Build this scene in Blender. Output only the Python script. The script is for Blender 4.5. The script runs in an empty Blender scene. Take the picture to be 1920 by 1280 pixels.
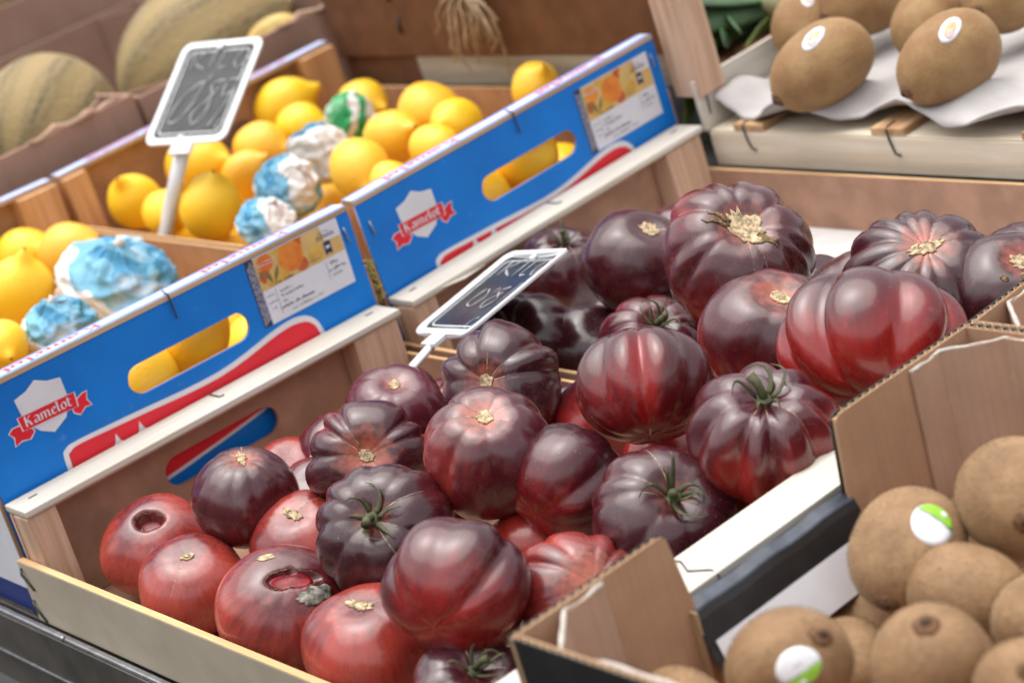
import bpy, bmesh, math, random
import numpy as np
from mathutils import Matrix, Vector, Euler, noise as mnoise

R_ = math.radians
scene = bpy.context.scene
col = scene.collection

# ------------------------------------------------------------------ camera, sky, sun, exposure
HZ = 0.92                                   # height of the crate rims above the pavement
cam_d = bpy.data.cameras.new('camera')
cam_d.sensor_width = 36.0
cam_d.lens = 71.6
cam_d.clip_start = 0.05
cam_d.clip_end = 500
cam_d.dof.use_dof = True
cam_d.dof.focus_distance = 1.48
cam_d.dof.aperture_fstop = 6.0
cam = bpy.data.objects.new('camera', cam_d)
cam.location = (-0.70376, -1.51347, 0.34725 + HZ)
cam.rotation_euler = (R_(90 - 7.529), 0, R_(50.788 - 90))
col.objects.link(cam)
scene.camera = cam

SUN_EL, SUN_AZ = 70.0, 150.0                 # azimuth from +X towards +Y
world = bpy.data.worlds.new('World')
scene.world = world
world.use_nodes = True
wn = world.node_tree.nodes; wl = world.node_tree.links
wn.clear()
sky = wn.new('ShaderNodeTexSky'); sky.sky_type = 'NISHITA'
sky.sun_disc = False
sky.sun_elevation = R_(SUN_EL)
sky.sun_rotation = R_(90 - SUN_AZ)
sky.air_density = 1.0; sky.dust_density = 3.0; sky.ozone_density = 1.0
hs = wn.new('ShaderNodeHueSaturation'); hs.inputs['Saturation'].default_value = 0.14
bg = wn.new('ShaderNodeBackground'); bg.inputs['Strength'].default_value = 0.15
wo = wn.new('ShaderNodeOutputWorld')
wl.new(sky.outputs[0], hs.inputs['Color']); wl.new(hs.outputs[0], bg.inputs['Color']); wl.new(bg.outputs[0], wo.inputs['Surface'])

sun_d = bpy.data.lights.new('sun', 'SUN')
sun_d.energy = 1.4
sun_d.angle = R_(75)
sun_d.color = (1.0, 0.95, 0.88)
sun = bpy.data.objects.new('sun', sun_d)
sdir = Vector((math.cos(R_(SUN_EL)) * math.cos(R_(SUN_AZ)), math.cos(R_(SUN_EL)) * math.sin(R_(SUN_AZ)), math.sin(R_(SUN_EL))))
sun.rotation_euler = sdir.to_track_quat('Z', 'Y').to_euler()
sun.location = (0, 0, 6)
col.objects.link(sun)

scene.view_settings.view_transform = 'Standard'
scene.view_settings.look = 'None'
scene.view_settings.exposure = 0.98
scene.view_settings.gamma = 1.0
scene.view_settings.use_curve_mapping = False
scene.render.engine = 'CYCLES'
try:
    scene.cycles.use_denoising = True
    scene.cycles.max_bounces = 8
except Exception:
    pass

# ------------------------------------------------------------------ frames of the sloping display
SLOPE = R_(20.248)
F0 = Matrix.Translation((0, 0, HZ))
F1 = F0 @ Matrix.Rotation(-SLOPE, 4, 'Y')                                    # front row of crates
F2 = F1 @ Matrix.Translation((.405, 0, 0)) @ Matrix.Rotation(-.0443, 4, 'Y') @ Matrix.Translation((-.405, 0, 0))  # second row, a little steeper
I4 = Matrix.Identity(4)

# ------------------------------------------------------------------ object helpers
def thing(name, label, cat, frame, loc=(0, 0, 0), rot=None, group=None):
    o = bpy.data.objects.new(name, None)
    o.empty_display_size = .02
    col.objects.link(o)
    m = frame @ Matrix.Translation(loc)
    if rot is not None:
        m = m @ rot
    o.matrix_world = m
    o['label'] = label; o['category'] = cat
    if group: o['group'] = group
    return o

def part(parent, name, me, mat=None, loc=None, label=None):
    o = bpy.data.objects.new(name, me)
    col.objects.link(o)
    o.parent = parent
    if loc is not None: o.matrix_basis = loc if isinstance(loc, Matrix) else Matrix.Translation(loc)
    if mat is not None and not me.materials: me.materials.append(mat)
    if label: o['label'] = label
    return o

def copy_tree(o, parent=None):
    c = o.copy(); col.objects.link(c)
    if parent is not None: c.parent = parent
    for ch in list(o.children): copy_tree(ch, c)
    return c

def mesh(verts, faces, smooth=False):
    me = bpy.data.meshes.new('m')
    me.from_pydata([tuple(map(float, v)) for v in verts], [], faces)
    if smooth: me.polygons.foreach_set('use_smooth', [True] * len(me.polygons))
    me.update()
    return me

class MB:
    """collects shapes, builds one mesh"""
    def __init__(s): s.v = []; s.f = []
    def box(s, x0, x1, y0, y1, z0, z1):
        b = len(s.v)
        s.v += [(x0, y0, z0), (x1, y0, z0), (x1, y1, z0), (x0, y1, z0), (x0, y0, z1), (x1, y0, z1), (x1, y1, z1), (x0, y1, z1)]
        s.f += [tuple(b + i for i in q) for q in ((0, 3, 2, 1), (4, 5, 6, 7), (0, 1, 5, 4), (1, 2, 6, 5), (2, 3, 7, 6), (3, 0, 4, 7))]
        return s
    def prism(s, poly, axis, a, b_):
        """poly: list of 2-d points; extruded along axis (0,1,2) from a to b_"""
        n = len(poly); b = len(s.v)
        def p3(p, t):
            return {0: (t, p[0], p[1]), 1: (p[0], t, p[1]), 2: (p[0], p[1], t)}[axis]
        s.v += [p3(p, a) for p in poly] + [p3(p, b_) for p in poly]
        s.f += [tuple(b + i for i in range(n))[::-1], tuple(b + n + i for i in range(n))]
        s.f += [(b + i, b + (i + 1) % n, b + n + (i + 1) % n, b + n + i) for i in range(n)]
        return s
    def tube(s, pts, rad, n=8, flat=1.0, up=None):
        pts = [Vector(p) for p in pts]
        k = len(pts); b = len(s.v)
        if not hasattr(rad, '__len__'): rad = [rad] * k
        pu = None
        for i, p in enumerate(pts):
            t = (pts[min(i + 1, k - 1)] - pts[max(i - 1, 0)]).normalized()
            if pu is None:
                u = t.orthogonal().normalized() if up is None else (Vector(up) - t * t.dot(Vector(up))).normalized()
            else:
                u = (pu - t * t.dot(pu)).normalized()
            pu = u; w = t.cross(u)
            for j in range(n):
                a = 2 * math.pi * j / n
                q = p + (u * math.cos(a) * flat + w * math.sin(a)) * rad[i]
                s.v.append(tuple(q))
        for i in range(k - 1):
            for j in range(n):
                s.f.append((b + i * n + j, b + i * n + (j + 1) % n, b + (i + 1) * n + (j + 1) % n, b + (i + 1) * n + j))
        s.f.append(tuple(b + j for j in range(n))[::-1]); s.f.append(tuple(b + (k - 1) * n + j for j in range(n)))
        return s
    def mesh(s, bevel=0.0, smooth=False, seg=2, warp=0.0, seed=0):
        me = mesh(s.v, s.f, smooth)
        bm = bmesh.new(); bm.from_mesh(me)
        bmesh.ops.recalc_face_normals(bm, faces=bm.faces)
        if bevel:
            es = [e for e in bm.edges if len(e.link_faces) == 2 and e.calc_face_angle(0) > .5]
            bmesh.ops.bevel(bm, geom=es, offset=bevel, segments=seg, affect='EDGES', profile=.6, clamp_overlap=True)
        bm.to_mesh(me); bm.free()
        return me

def curve_mesh(loops, depth=0.0, bev=0.0):
    """flat filled shape in XY with holes; loops = list of point lists"""
    cu = bpy.data.curves.new('c', 'CURVE'); cu.dimensions = '2D'; cu.fill_mode = 'BOTH'
    cu.extrude = depth; cu.bevel_depth = bev
    for lp in loops:
        sp = cu.splines.new('POLY'); sp.points.add(len(lp) - 1)
        for i, p in enumerate(lp): sp.points[i].co = (p[0], p[1], 0, 1)
        sp.use_cyclic_u = True
    o = bpy.data.objects.new('c', cu); col.objects.link(o)
    dg = bpy.context.evaluated_depsgraph_get(); dg.update()
    me = bpy.data.meshes.new_from_object(o.evaluated_get(dg))
    bpy.data.objects.remove(o); bpy.data.curves.remove(cu)
    me.materials.clear()
    return me

def text_mesh(body, size, depth=0.0, shear=0.0, align='LEFT', spacing=1.0):
    cu = bpy.data.curves.new('t', 'FONT'); cu.body = body; cu.size = size; cu.extrude = depth
    cu.shear = shear; cu.align_x = align; cu.space_character = spacing; cu.resolution_u = 3
    o = bpy.data.objects.new('t', cu); col.objects.link(o)
    dg = bpy.context.evaluated_depsgraph_get(); dg.update()
    me = bpy.data.meshes.new_from_object(o.evaluated_get(dg))
    bpy.data.objects.remove(o); bpy.data.curves.remove(cu)
    me.materials.clear()
    return me

def stadium(x0, x1, z0, z1, n=10):
    r = (z1 - z0) / 2; zc = (z0 + z1) / 2; p = []
    for i in range(n + 1):
        a = -math.pi / 2 + math.pi * i / n; p.append((x1 - r + r * math.cos(a), zc + r * math.sin(a)))
    for i in range(n + 1):
        a = math.pi / 2 + math.pi * i / n; p.append((x0 + r + r * math.cos(a), zc + r * math.sin(a)))
    return p

XZ = Matrix(((1, 0, 0, 0), (0, 0, -1, 0), (0, 1, 0, 0), (0, 0, 0, 1)))     # XY sheet -> XZ sheet facing -Y

# ------------------------------------------------------------------ materials
MATS = {}
def new_mat(name):
    m = bpy.data.materials.new(name); m.use_nodes = True
    nt = m.node_tree; nt.nodes.clear()
    out = nt.nodes.new('ShaderNodeOutputMaterial'); b = nt.nodes.new('ShaderNodeBsdfPrincipled')
    nt.links.new(b.outputs[0], out.inputs[0])
    MATS[name] = m
    return m, nt, b

def mixc(nt, fac, a, b, mode='MIX'):
    m = nt.nodes.new('ShaderNodeMix'); m.data_type = 'RGBA'; m.blend_type = mode; m.clamp_factor = True
    for s, v in ((0, fac), (6, a), (7, b)):
        if isinstance(v, (int, float)): m.inputs[s].default_value = v
        elif isinstance(v, tuple): m.inputs[s].default_value = (*v[:3], 1)
        else: nt.links.new(v, m.inputs[s])
    return m.outputs[2]

def mth(nt, op, a, b=None, c=None, clamp=False):
    m = nt.nodes.new('ShaderNodeMath'); m.operation = op; m.use_clamp = clamp
    for i, v in enumerate((a, b, c)):
        if v is None: continue
        if isinstance(v, (int, float)): m.inputs[i].default_value = v
        else: nt.links.new(v, m.inputs[i])
    return m.outputs[0]

def sstep(nt, v, lo, hi):
    m = nt.nodes.new('ShaderNodeMapRange'); m.interpolation_type = 'SMOOTHSTEP'; m.clamp = True
    nt.links.new(v, m.inputs[0])
    for i, x in ((1, lo), (2, hi)):
        if isinstance(x, (int, float)): m.inputs[i].default_value = x
        else: nt.links.new(x, m.inputs[i])
    return m.outputs[0]

def coords(nt, scale=(1, 1, 1), rot=(0, 0, 0), kind='Object', perobj=True):
    tc = nt.nodes.new('ShaderNodeTexCoord'); mp = nt.nodes.new('ShaderNodeMapping')
    mp.inputs['Scale'].default_value = scale; mp.inputs['Rotation'].default_value = rot
    nt.links.new(tc.outputs[kind], mp.inputs[0])
    if perobj:
        oi = nt.nodes.new('ShaderNodeObjectInfo'); mu = nt.nodes.new('ShaderNodeVectorMath'); mu.operation = 'SCALE'
        cx = nt.nodes.new('ShaderNodeCombineXYZ')
        nt.links.new(oi.outputs['Random'], cx.inputs[0]); nt.links.new(oi.outputs['Random'], cx.inputs[1])
        nt.links.new(cx.outputs[0], mu.inputs[0]); mu.inputs[3].default_value = 37.0
        nt.links.new(mu.outputs[0], mp.inputs['Location'])
    return mp.outputs[0]

def noise(nt, vec, scale, detail=3.0, rough=.55, dist=0.0):
    n = nt.nodes.new('ShaderNodeTexNoise'); n.inputs['Scale'].default_value = scale; n.inputs['Detail'].default_value = detail
    n.inputs['Roughness'].default_value = rough; n.inputs['Distortion'].default_value = dist
    nt.links.new(vec, n.inputs['Vector'])
    return n.outputs[0]

def bump(nt, b, h, strength=.3, dist=.001):
    n = nt.nodes.new('ShaderNodeBump'); n.inputs['Strength'].default_value = strength; n.inputs['Distance'].default_value = dist
    nt.links.new(h, n.inputs['Height']); nt.links.new(n.outputs[0], b.inputs['Normal'])

def flat_mat(name, c, rough=.6, var=.12, scale=40, spec=.4, bmp=.15, bscale=400, metallic=0.0, c2=None):
    m, nt, b = new_mat(name)
    v = coords(nt)
    n1 = noise(nt, v, scale, 5)
    dk = tuple(x * (1 - var * 2) for x in c) if c2 is None else c2
    cc = mixc(nt, sstep(nt, n1, .3, .75), dk, tuple(min(1, x * (1 + var * .4)) for x in c))
    nt.links.new(cc, b.inputs['Base Color'])
    b.inputs['Roughness'].default_value = rough; b.inputs['Specular IOR Level'].default_value = spec; b.inputs['Metallic'].default_value = metallic
    if bmp: bump(nt, b, noise(nt, v, bscale, 3), bmp, .0006)
    return m

def wood_mat(name, c, c2, axis, rough=.7, scale=1.0, bmp=.25, dirt=.0):
    """grain running along axis"""
    m, nt, b = new_mat(name)
    sc = [90 * scale] * 3; sc[axis] = 5 * scale
    v = coords(nt, tuple(sc))
    g = noise(nt, v, 1.0, 6, .6, .6)
    v2 = coords(nt); big = noise(nt, v2, 14, 3)
    sc3 = [420 * scale] * 3; sc3[axis] = 14 * scale
    fine = noise(nt, coords(nt, tuple(sc3)), 1.0, 2)
    cc = mixc(nt, sstep(nt, g, .36, .68), c2, c)
    cc = mixc(nt, mth(nt, 'MULTIPLY', sstep(nt, fine, .55, .8), .35), cc, c2)
    cc = mixc(nt, mth(nt, 'MULTIPLY', sstep(nt, big, .5, .8), .25 + dirt), cc, tuple(x * .62 for x in c))
    nt.links.new(cc, b.inputs['Base Color']); b.inputs['Roughness'].default_value = rough; b.inputs['Specular IOR Level'].default_value = .25
    bump(nt, b, mth(nt, 'ADD', g, mth(nt, 'MULTIPLY', fine, .5)), bmp, .0007)
    return m

wood_mat('rail_wood', (.645, .61, .555), (.55, .50, .42), 0, bmp=.14)
wood_mat('rail_wood_y', (.74, .66, .54), (.64, .54, .41), 1, bmp=.12)
wood_mat('grey_wood', (.40, .35, .28), (.30, .25, .19), 1, bmp=.2)
wood_mat('post_wood', (.64, .44, .32), (.48, .30, .20), 2)
wood_mat('post_orange', (.64, .37, .19), (.50, .26, .12), 2)
wood_mat('slat_wood', (.56, .37, .20), (.38, .22, .11), 0)
wood_mat('ply_edge', (.58, .42, .27), (.42, .28, .16), 0)
wood_mat('ply_edge_y', (.72, .47, .25), (.58, .34, .16), 1)
flat_mat('front_board', (.47, .405, .31), .55, .07, 22, .4, .06)
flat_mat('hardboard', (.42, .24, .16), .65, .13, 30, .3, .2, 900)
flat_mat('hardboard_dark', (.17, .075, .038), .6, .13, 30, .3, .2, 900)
flat_mat('box_inner', (.47, .26, .15), .7, .12, 30, .2, .2, 900)
def scuffed_blue():
    m, nt, b = new_mat('blue_print')
    v = coords(nt)
    n1 = noise(nt, v, 9, 4); sc = noise(nt, coords(nt, (55, 55, 260), (0, .5, 0)), 1.0, 3, .6); sp = noise(nt, v, 150, 4, .7)
    c = mixc(nt, sstep(nt, n1, .3, .7), (.0, .15, .55), (.0, .19, .65))
    c = mixc(nt, mth(nt, 'MULTIPLY', sstep(nt, sc, .66, .80), .16), c, (.30, .45, .80))
    c = mixc(nt, mth(nt, 'MULTIPLY', sstep(nt, sp, .70, .80), .30), c, (.10, .16, .38))
    nt.links.new(c, b.inputs['Base Color']); b.inputs['Specular IOR Level'].default_value = .35
    nt.links.new(mth(nt, 'ADD', mth(nt, 'MULTIPLY', n1, .3), .35), b.inputs['Roughness'])
    bump(nt, b, mth(nt, 'ADD', sp, mth(nt, 'MULTIPLY', n1, 3.0)), .12, .0015)
scuffed_blue()
flat_mat('navy_print', (.012, .03, .17), .45, .1, 20)
flat_mat('white_print', (.70, .70, .74), .5, .04, 30, .4, .05)
flat_mat('strip_blue', (.17, .31, .76), .5, .04, 30, .4, .05)
flat_mat('red_print', (.72, .018, .035), .45, .05, 25, .4, .05)
flat_mat('red_pale', (.76, .08, .08), .5, .05, 25, .4, .05)
flat_mat('ink', (.03, .03, .045), .5, .1, 40)
flat_mat('ink_grey', (.20, .20, .24), .6, .1, 40)
flat_mat('ink_navy', (.025, .03, .10), .5, .1, 40)
flat_mat('label_cream', (.66, .44, .16), .5, .08, 40)
flat_mat('label_orange', (.70, .27, .035), .5, .18, 60, c2=(.62, .15, .02))
flat_mat('label_yellow', (.70, .42, .08), .5, .15, 60)
flat_mat('label_red', (.62, .12, .02), .5, .15, 60)
flat_mat('label_leaf', (.20, .19, .10), .5, .15, 60)
flat_mat('label_white', (.68, .68, .74), .5, .03, 30)
flat_mat('wire', (.10, .095, .09), .4, .2, 200, .5, 0, metallic=.8)
flat_mat('sign_white', (.66, .67, .69), .35, .03, 30, .5, .02)
flat_mat('chalk', (.42, .42, .44), .9, .25, 900, .1, 0)
flat_mat('chalk_faint', (.34, .34, .35), .9, .25, 900, .1, 0)
flat_mat('tray_metal', (.115, .105, .095), .5, .25, 14, .4, .12, 120, metallic=.25)
flat_mat('rim_metal', (.42, .42, .44), .35, .15, 60, .5, .08, 200, metallic=.8)
flat_mat('cork', (.62, .47, .29), .8, .35, 300, .2, .7, 700)
flat_mat('cork_dark', (.26, .17, .085), .85, .4, 350, .2, .8, 700)
flat_mat('rot', (.36, .35, .30), .9, .45, 200, .2, .8, 600, c2=(.055, .055, .05))
flat_mat('calyx', (.10, .105, .045), .65, .3, 120, .4, .4, 500, c2=(.045, .045, .022))
flat_mat('flesh_red', (.36, .02, .03), .3, .25, 120, .5, .2, 300)
flat_mat('carton_black', (.016, .016, .018), .35, .2, 40, .5, .05)
flat_mat('carton_black_lit', (.055, .065, .09), .4, .25, 60, .5, .08)
flat_mat('paper_white', (.66, .63, .62), .8, .05, 40, .2, .25, 500)
flat_mat('tray_paper', (.47, .445, .435), .85, .06, 30, .2, .3, 420)
flat_mat('straw', (.50, .44, .12), .8, .3, 200, .2, .3)
flat_mat('root', (.52, .36, .22), .7, .25, 60, .3, .2)
flat_mat('leek_green', (.24, .34, .08), .45, .3, 18, .5, .1)
flat_mat('leek_dark', (.06, .13, .05), .5, .3, 18, .5, .1)
flat_mat('leek_white', (.62, .62, .38), .45, .1, 20, .5, .1)
flat_mat('ground', (.05, .048, .046), .9, .25, 3, .3, .4, 60)
flat_mat('sticker_white', (.74, .76, .80), .35, .03, 30)
flat_mat('sticker_green', (.28, .58, .05), .35, .08, 300)
flat_mat('sticker_orange', (.80, .50, .24), .35, .3, 500)
flat_mat('sticker_pink', (.80, .50, .50), .35, .2, 500)

def cardboard(name, c, c2):
    m, nt, b = new_mat(name)
    v = coords(nt)
    w = nt.nodes.new('ShaderNodeTexNoise'); w.inputs['Scale'].default_value = 1.0
    v3 = coords(nt, (300, 300, 6)); nt.links.new(v3, w.inputs['Vector'])
    n = noise(nt, v, 18, 6, .6)
    fine = noise(nt, v, 600, 2)
    cc = mixc(nt, sstep(nt, n, .3, .75), c2, c)
    cc = mixc(nt, mth(nt, 'MULTIPLY', fine, .3), cc, c2)
    cc = mixc(nt, mth(nt, 'MULTIPLY', sstep(nt, w.outputs[0], .4, .7), .22), cc, tuple(x * .75 for x in c2))
    sc = noise(nt, v, 46, 6, .75)
    cc = mixc(nt, mth(nt, 'MULTIPLY', sstep(nt, sc, .60, .74), .30), cc, tuple(min(1, x * 1.35) for x in c))
    nt.links.new(cc, b.inputs['Base Color']); b.inputs['Roughness'].default_value = .85; b.inputs['Specular IOR Level'].default_value = .2
    bump(nt, b, mth(nt, 'ADD', mth(nt, 'MULTIPLY', w.outputs[0], .5), fine), .15, .0006)
cardboard('cardboard', (.48, .295, .19), (.38, .225, .14))
cardboard('cardboard_pale', (.49, .33, .245), (.40, .26, .185))
cardboard('cardboard_melon', (.38, .24, .185), (.31, .19, .14))
cardboard('flute', (.55, .40, .25), (.40, .27, .15))

def board_mat():
    m, nt, b = new_mat('blackboard')
    v = coords(nt); n = noise(nt, v, 25, 5)
    nt.links.new(mixc(nt, sstep(nt, n, .3, .8), (.020, .021, .023), (.05, .05, .052)), b.inputs['Base Color'])
    b.inputs['Roughness'].default_value = .22; b.inputs['Specular IOR Level'].default_value = .22
board_mat()

def tomato_mat():
    m, nt, b = new_mat('tomato_skin')
    def att(n, t='GEOMETRY'):
        a = nt.nodes.new('ShaderNodeAttribute'); a.attribute_type = t; a.attribute_name = n; return a.outputs['Fac']
    pol = att('polar'); gro = att('groove'); dark = att('dark', 'OBJECT'); glow = att('glow', 'OBJECT'); pale = att('pale', 'OBJECT')
    lon = nt.nodes.new('ShaderNodeAttribute'); lon.attribute_name = 'lonv'
    oi = nt.nodes.new('ShaderNodeObjectInfo')
    # meridian streaks: noise on the direction around the stem axis
    cmb = nt.nodes.new('ShaderNodeVectorMath'); cmb.operation = 'MULTIPLY_ADD'
    nt.links.new(lon.outputs['Vector'], cmb.inputs[0]); cmb.inputs[1].default_value = (7, 7, 1.3)
    rv = nt.nodes.new('ShaderNodeCombineXYZ'); r50 = mth(nt, 'MULTIPLY', oi.outputs['Random'], 50.0)
    for i in range(3): nt.links.new(r50, rv.inputs[i])
    nt.links.new(rv.outputs[0], cmb.inputs[2])
    streak = noise(nt, cmb.outputs[0], 1.0, 3, .5, .3)
    obv = coords(nt)
    streak2 = noise(nt, cmb.outputs[0], .8, 1, .4, .2)
    blotch = noise(nt, obv, 24, 3, .5, .3)
    wide = noise(nt, obv, 11, 1, .5, .2)
    fine = noise(nt, obv, 900, 3, .6)
    # anthocyanin: strong round the shoulders, thin towards the blossom end
    e = mth(nt, 'SUBTRACT', dark, pol)
    e = mth(nt, 'ADD', e, mth(nt, 'MULTIPLY', mth(nt, 'SUBTRACT', streak, .5), .50))
    e = mth(nt, 'ADD', e, mth(nt, 'MULTIPLY', mth(nt, 'SUBTRACT', blotch, .5), .45))
    e = mth(nt, 'ADD', e, mth(nt, 'MULTIPLY', mth(nt, 'SUBTRACT', wide, .5), .75))
    e = mth(nt, 'SUBTRACT', e, mth(nt, 'MULTIPLY', att('cleft'), .30))
    da = sstep(nt, e, -.34, .16)
    mid = sstep(nt, e, .42, .10)
    red = mixc(nt, blotch, (.17, .005, .007), (.40, .015, .009))
    redp = mixc(nt, streak, (.33, .026, .028), (.48, .085, .045))
    red = mixc(nt, pale, red, redp)
    dk = mixc(nt, blotch, (.018, .005, .008), (.048, .0075, .013))
    dkp = mixc(nt, blotch, (.075, .010, .022), (.13, .02, .034))
    dk = mixc(nt, pale, dk, dkp)
    dk = mixc(nt, mth(nt, 'MULTIPLY', mid, .8), dk, mixc(nt, streak, (.045, .004, .008), (.095, .007, .010)))
    c = mixc(nt, da, red, dk)
    # pink-orange flush where the stem shaded the fruit
    rad = mth(nt, 'ADD', mth(nt, 'MULTIPLY', glow, .14), .02)
    g = mth(nt, 'ADD', pol, mth(nt, 'MULTIPLY', mth(nt, 'SUBTRACT', streak2, .5), .20))
    g = mth(nt, 'ADD', g, mth(nt, 'MULTIPLY', mth(nt, 'SUBTRACT', wide, .5), .07))
    g = mth(nt, 'MULTIPLY', sstep(nt, mth(nt, 'SUBTRACT', rad, g), -.07, .16), mth(nt, 'MULTIPLY', mth(nt, 'MINIMUM', mth(nt, 'MULTIPLY', glow, 4.0), 1.0), .85))
    c = mixc(nt, g, c, mixc(nt, streak2, (.50, .055, .065), (.62, .26, .11)))
    c = mixc(nt, mth(nt, 'MULTIPLY', sstep(nt, gro, .35, .95), .38), c, (.30, .05, .05))
    fs = nt.nodes.new('ShaderNodeVectorMath'); fs.operation = 'MULTIPLY_ADD'; fs.inputs[1].default_value = (26, 26, 3.0)
    nt.links.new(lon.outputs['Vector'], fs.inputs[0]); nt.links.new(rv.outputs[0], fs.inputs[2])
    fstr = noise(nt, fs.outputs[0], 1.0, 4, .65, .5)
    c = mixc(nt, mth(nt, 'MULTIPLY', sstep(nt, fstr, .48, .70), .45), c, mixc(nt, da, (.10, .006, .012), (.13, .020, .022)))
    c = mixc(nt, mth(nt, 'MULTIPLY', sstep(nt, noise(nt, obv, 130, 4, .7), .58, .74), .35), c, mixc(nt, da, (.48, .11, .05), (.10, .022, .026)))
    # dusty specks
    vo = nt.nodes.new('ShaderNodeTexVoronoi'); vo.inputs['Scale'].default_value = 190; nt.links.new(obv, vo.inputs['Vector'])
    sp = mth(nt, 'MULTIPLY', mth(nt, 'LESS_THAN', vo.outputs['Distance'], mth(nt, 'MULTIPLY', noise(nt, obv, 75, 1), .19)), sstep(nt, noise(nt, obv, 30, 2), .50, .64))
    c = mixc(nt, mth(nt, 'MULTIPLY', sp, .38), c, (.36, .24, .19))
    dust = sstep(nt, noise(nt, obv, 55, 5, .7), .50, .78)
    c = mixc(nt, mth(nt, 'MULTIPLY', dust, .10), c, (.40, .33, .30))
    nt.links.new(c, b.inputs['Base Color'])
    rg = mth(nt, 'ADD', mth(nt, 'MULTIPLY', blotch, .20), .155)
    nt.links.new(mth(nt, 'ADD', rg, mth(nt, 'MULTIPLY', dust, .16)), b.inputs['Roughness'])
    b.inputs['Specular IOR Level'].default_value = .62
    b.inputs['Coat Weight'].default_value = .25; b.inputs['Coat Roughness'].default_value = .12
    bump(nt, b, mth(nt, 'ADD', mth(nt, 'MULTIPLY', fine, .35), blotch), .10, .0012)
tomato_mat()

def lemon_mat():
    m, nt, b = new_mat('lemon_peel')
    v = coords(nt)
    a = nt.nodes.new('ShaderNodeAttribute'); a.attribute_type = 'OBJECT'; a.attribute_name = 'tint'
    n = noise(nt, v, 22, 4); p = nt.nodes.new('ShaderNodeTexVoronoi'); p.inputs['Scale'].default_value = 240; nt.links.new(v, p.inputs['Vector'])
    c = mixc(nt, a.outputs['Fac'], (.93, .60, .02), (.90, .46, .05))
    c = mixc(nt, mth(nt, 'MULTIPLY', sstep(nt, n, .45, .75), .55), c, (.90, .46, .008))
    br = noise(nt, v, 60, 5, .7)
    c = mixc(nt, mth(nt, 'MULTIPLY', sstep(nt, br, .66, .78), .5), c, (.42, .24, .06))
    nt.links.new(c, b.inputs['Base Color']); b.inputs['Roughness'].default_value = .42; b.inputs['Specular IOR Level'].default_value = .5
    b.inputs['Subsurface Weight'].default_value = .15; b.inputs['Subsurface Radius'].default_value = (.012, .006, .001); b.inputs['Subsurface Scale'].default_value = .5
    bump(nt, b, mth(nt, 'ADD', p.outputs['Distance'], mth(nt, 'MULTIPLY', n, 1.5)), .32, .0008)
lemon_mat()

def kiwi_mat(name, c, c2, fuzz):
    m, nt, b = new_mat(name)
    v = coords(nt)
    n = noise(nt, v, 30, 5, .6); f = noise(nt, v, 1100, 2); st = noise(nt, coords(nt, (330, 330, 70)), 1.0, 3); f2 = noise(nt, v, 380, 3, .7)
    f = mth(nt, 'ADD', f, mth(nt, 'MULTIPLY', f2, 1.6))
    cc = mixc(nt, sstep(nt, n, .3, .72), c2, c)
    cc = mixc(nt, mth(nt, 'MULTIPLY', sstep(nt, f2, .5, .72), .4), cc, tuple(x * .55 for x in c2))
    cc = mixc(nt, mth(nt, 'MULTIPLY', sstep(nt, st, .5, .8), .35), cc, tuple(x * .6 for x in c2))
    nt.links.new(cc, b.inputs['Base Color']); b.inputs['Roughness'].default_value = .62; b.inputs['Specular IOR Level'].default_value = .3
    b.inputs['Sheen Weight'].default_value = fuzz; b.inputs['Sheen Roughness'].default_value = .5; b.inputs['Sheen Tint'].default_value = (.9, .72, .5, 1)
    bump(nt, b, mth(nt, 'ADD', f, st), .45, .0009)
kiwi_mat('kiwi_brown', (.34, .205, .105), (.20, .11, .052), .22)
kiwi_mat('kiwi_gold', (.33, .205, .088), (.245, .125, .05), .10)
flat_mat('kiwi_fuzz', (.30, .185, .09), .8, .3, 60, .2, 0)
flat_mat('torn_paper', (.52, .47, .42), .85, .12, 120, .2, .3)
flat_mat('kiwi_tip', (.06, .03, .015), .8, .3, 300)
flat_mat('kiwi_tip_warm', (.20, .10, .045), .8, .3, 300)

def melon_mat():
    m, nt, b = new_mat('melon_rind')
    v = coords(nt)
    vo = nt.nodes.new('ShaderNodeTexVoronoi'); vo.feature = 'DISTANCE_TO_EDGE'; vo.inputs['Scale'].default_value = 120
    v2 = coords(nt, (1, 1, .55)); nt.links.new(v2, vo.inputs['Vector'])
    a = nt.nodes.new('ShaderNodeAttribute'); a.attribute_name = 'stripe'
    n = noise(nt, v, 14, 4)
    net = sstep(nt, vo.outputs['Distance'], .16, .03)
    base = mixc(nt, a.outputs['Fac'], (.31, .215, .085), (.055, .052, .026))
    base = mixc(nt, mth(nt, 'MULTIPLY', n, .35), base, (.34, .21, .06))
    c = mixc(nt, mth(nt, 'MULTIPLY', net, .5), base, (.30, .235, .13))
    nt.links.new(c, b.inputs['Base Color']); b.inputs['Roughness'].default_value = .7
    bump(nt, b, net, .5, .001)
melon_mat()

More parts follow.
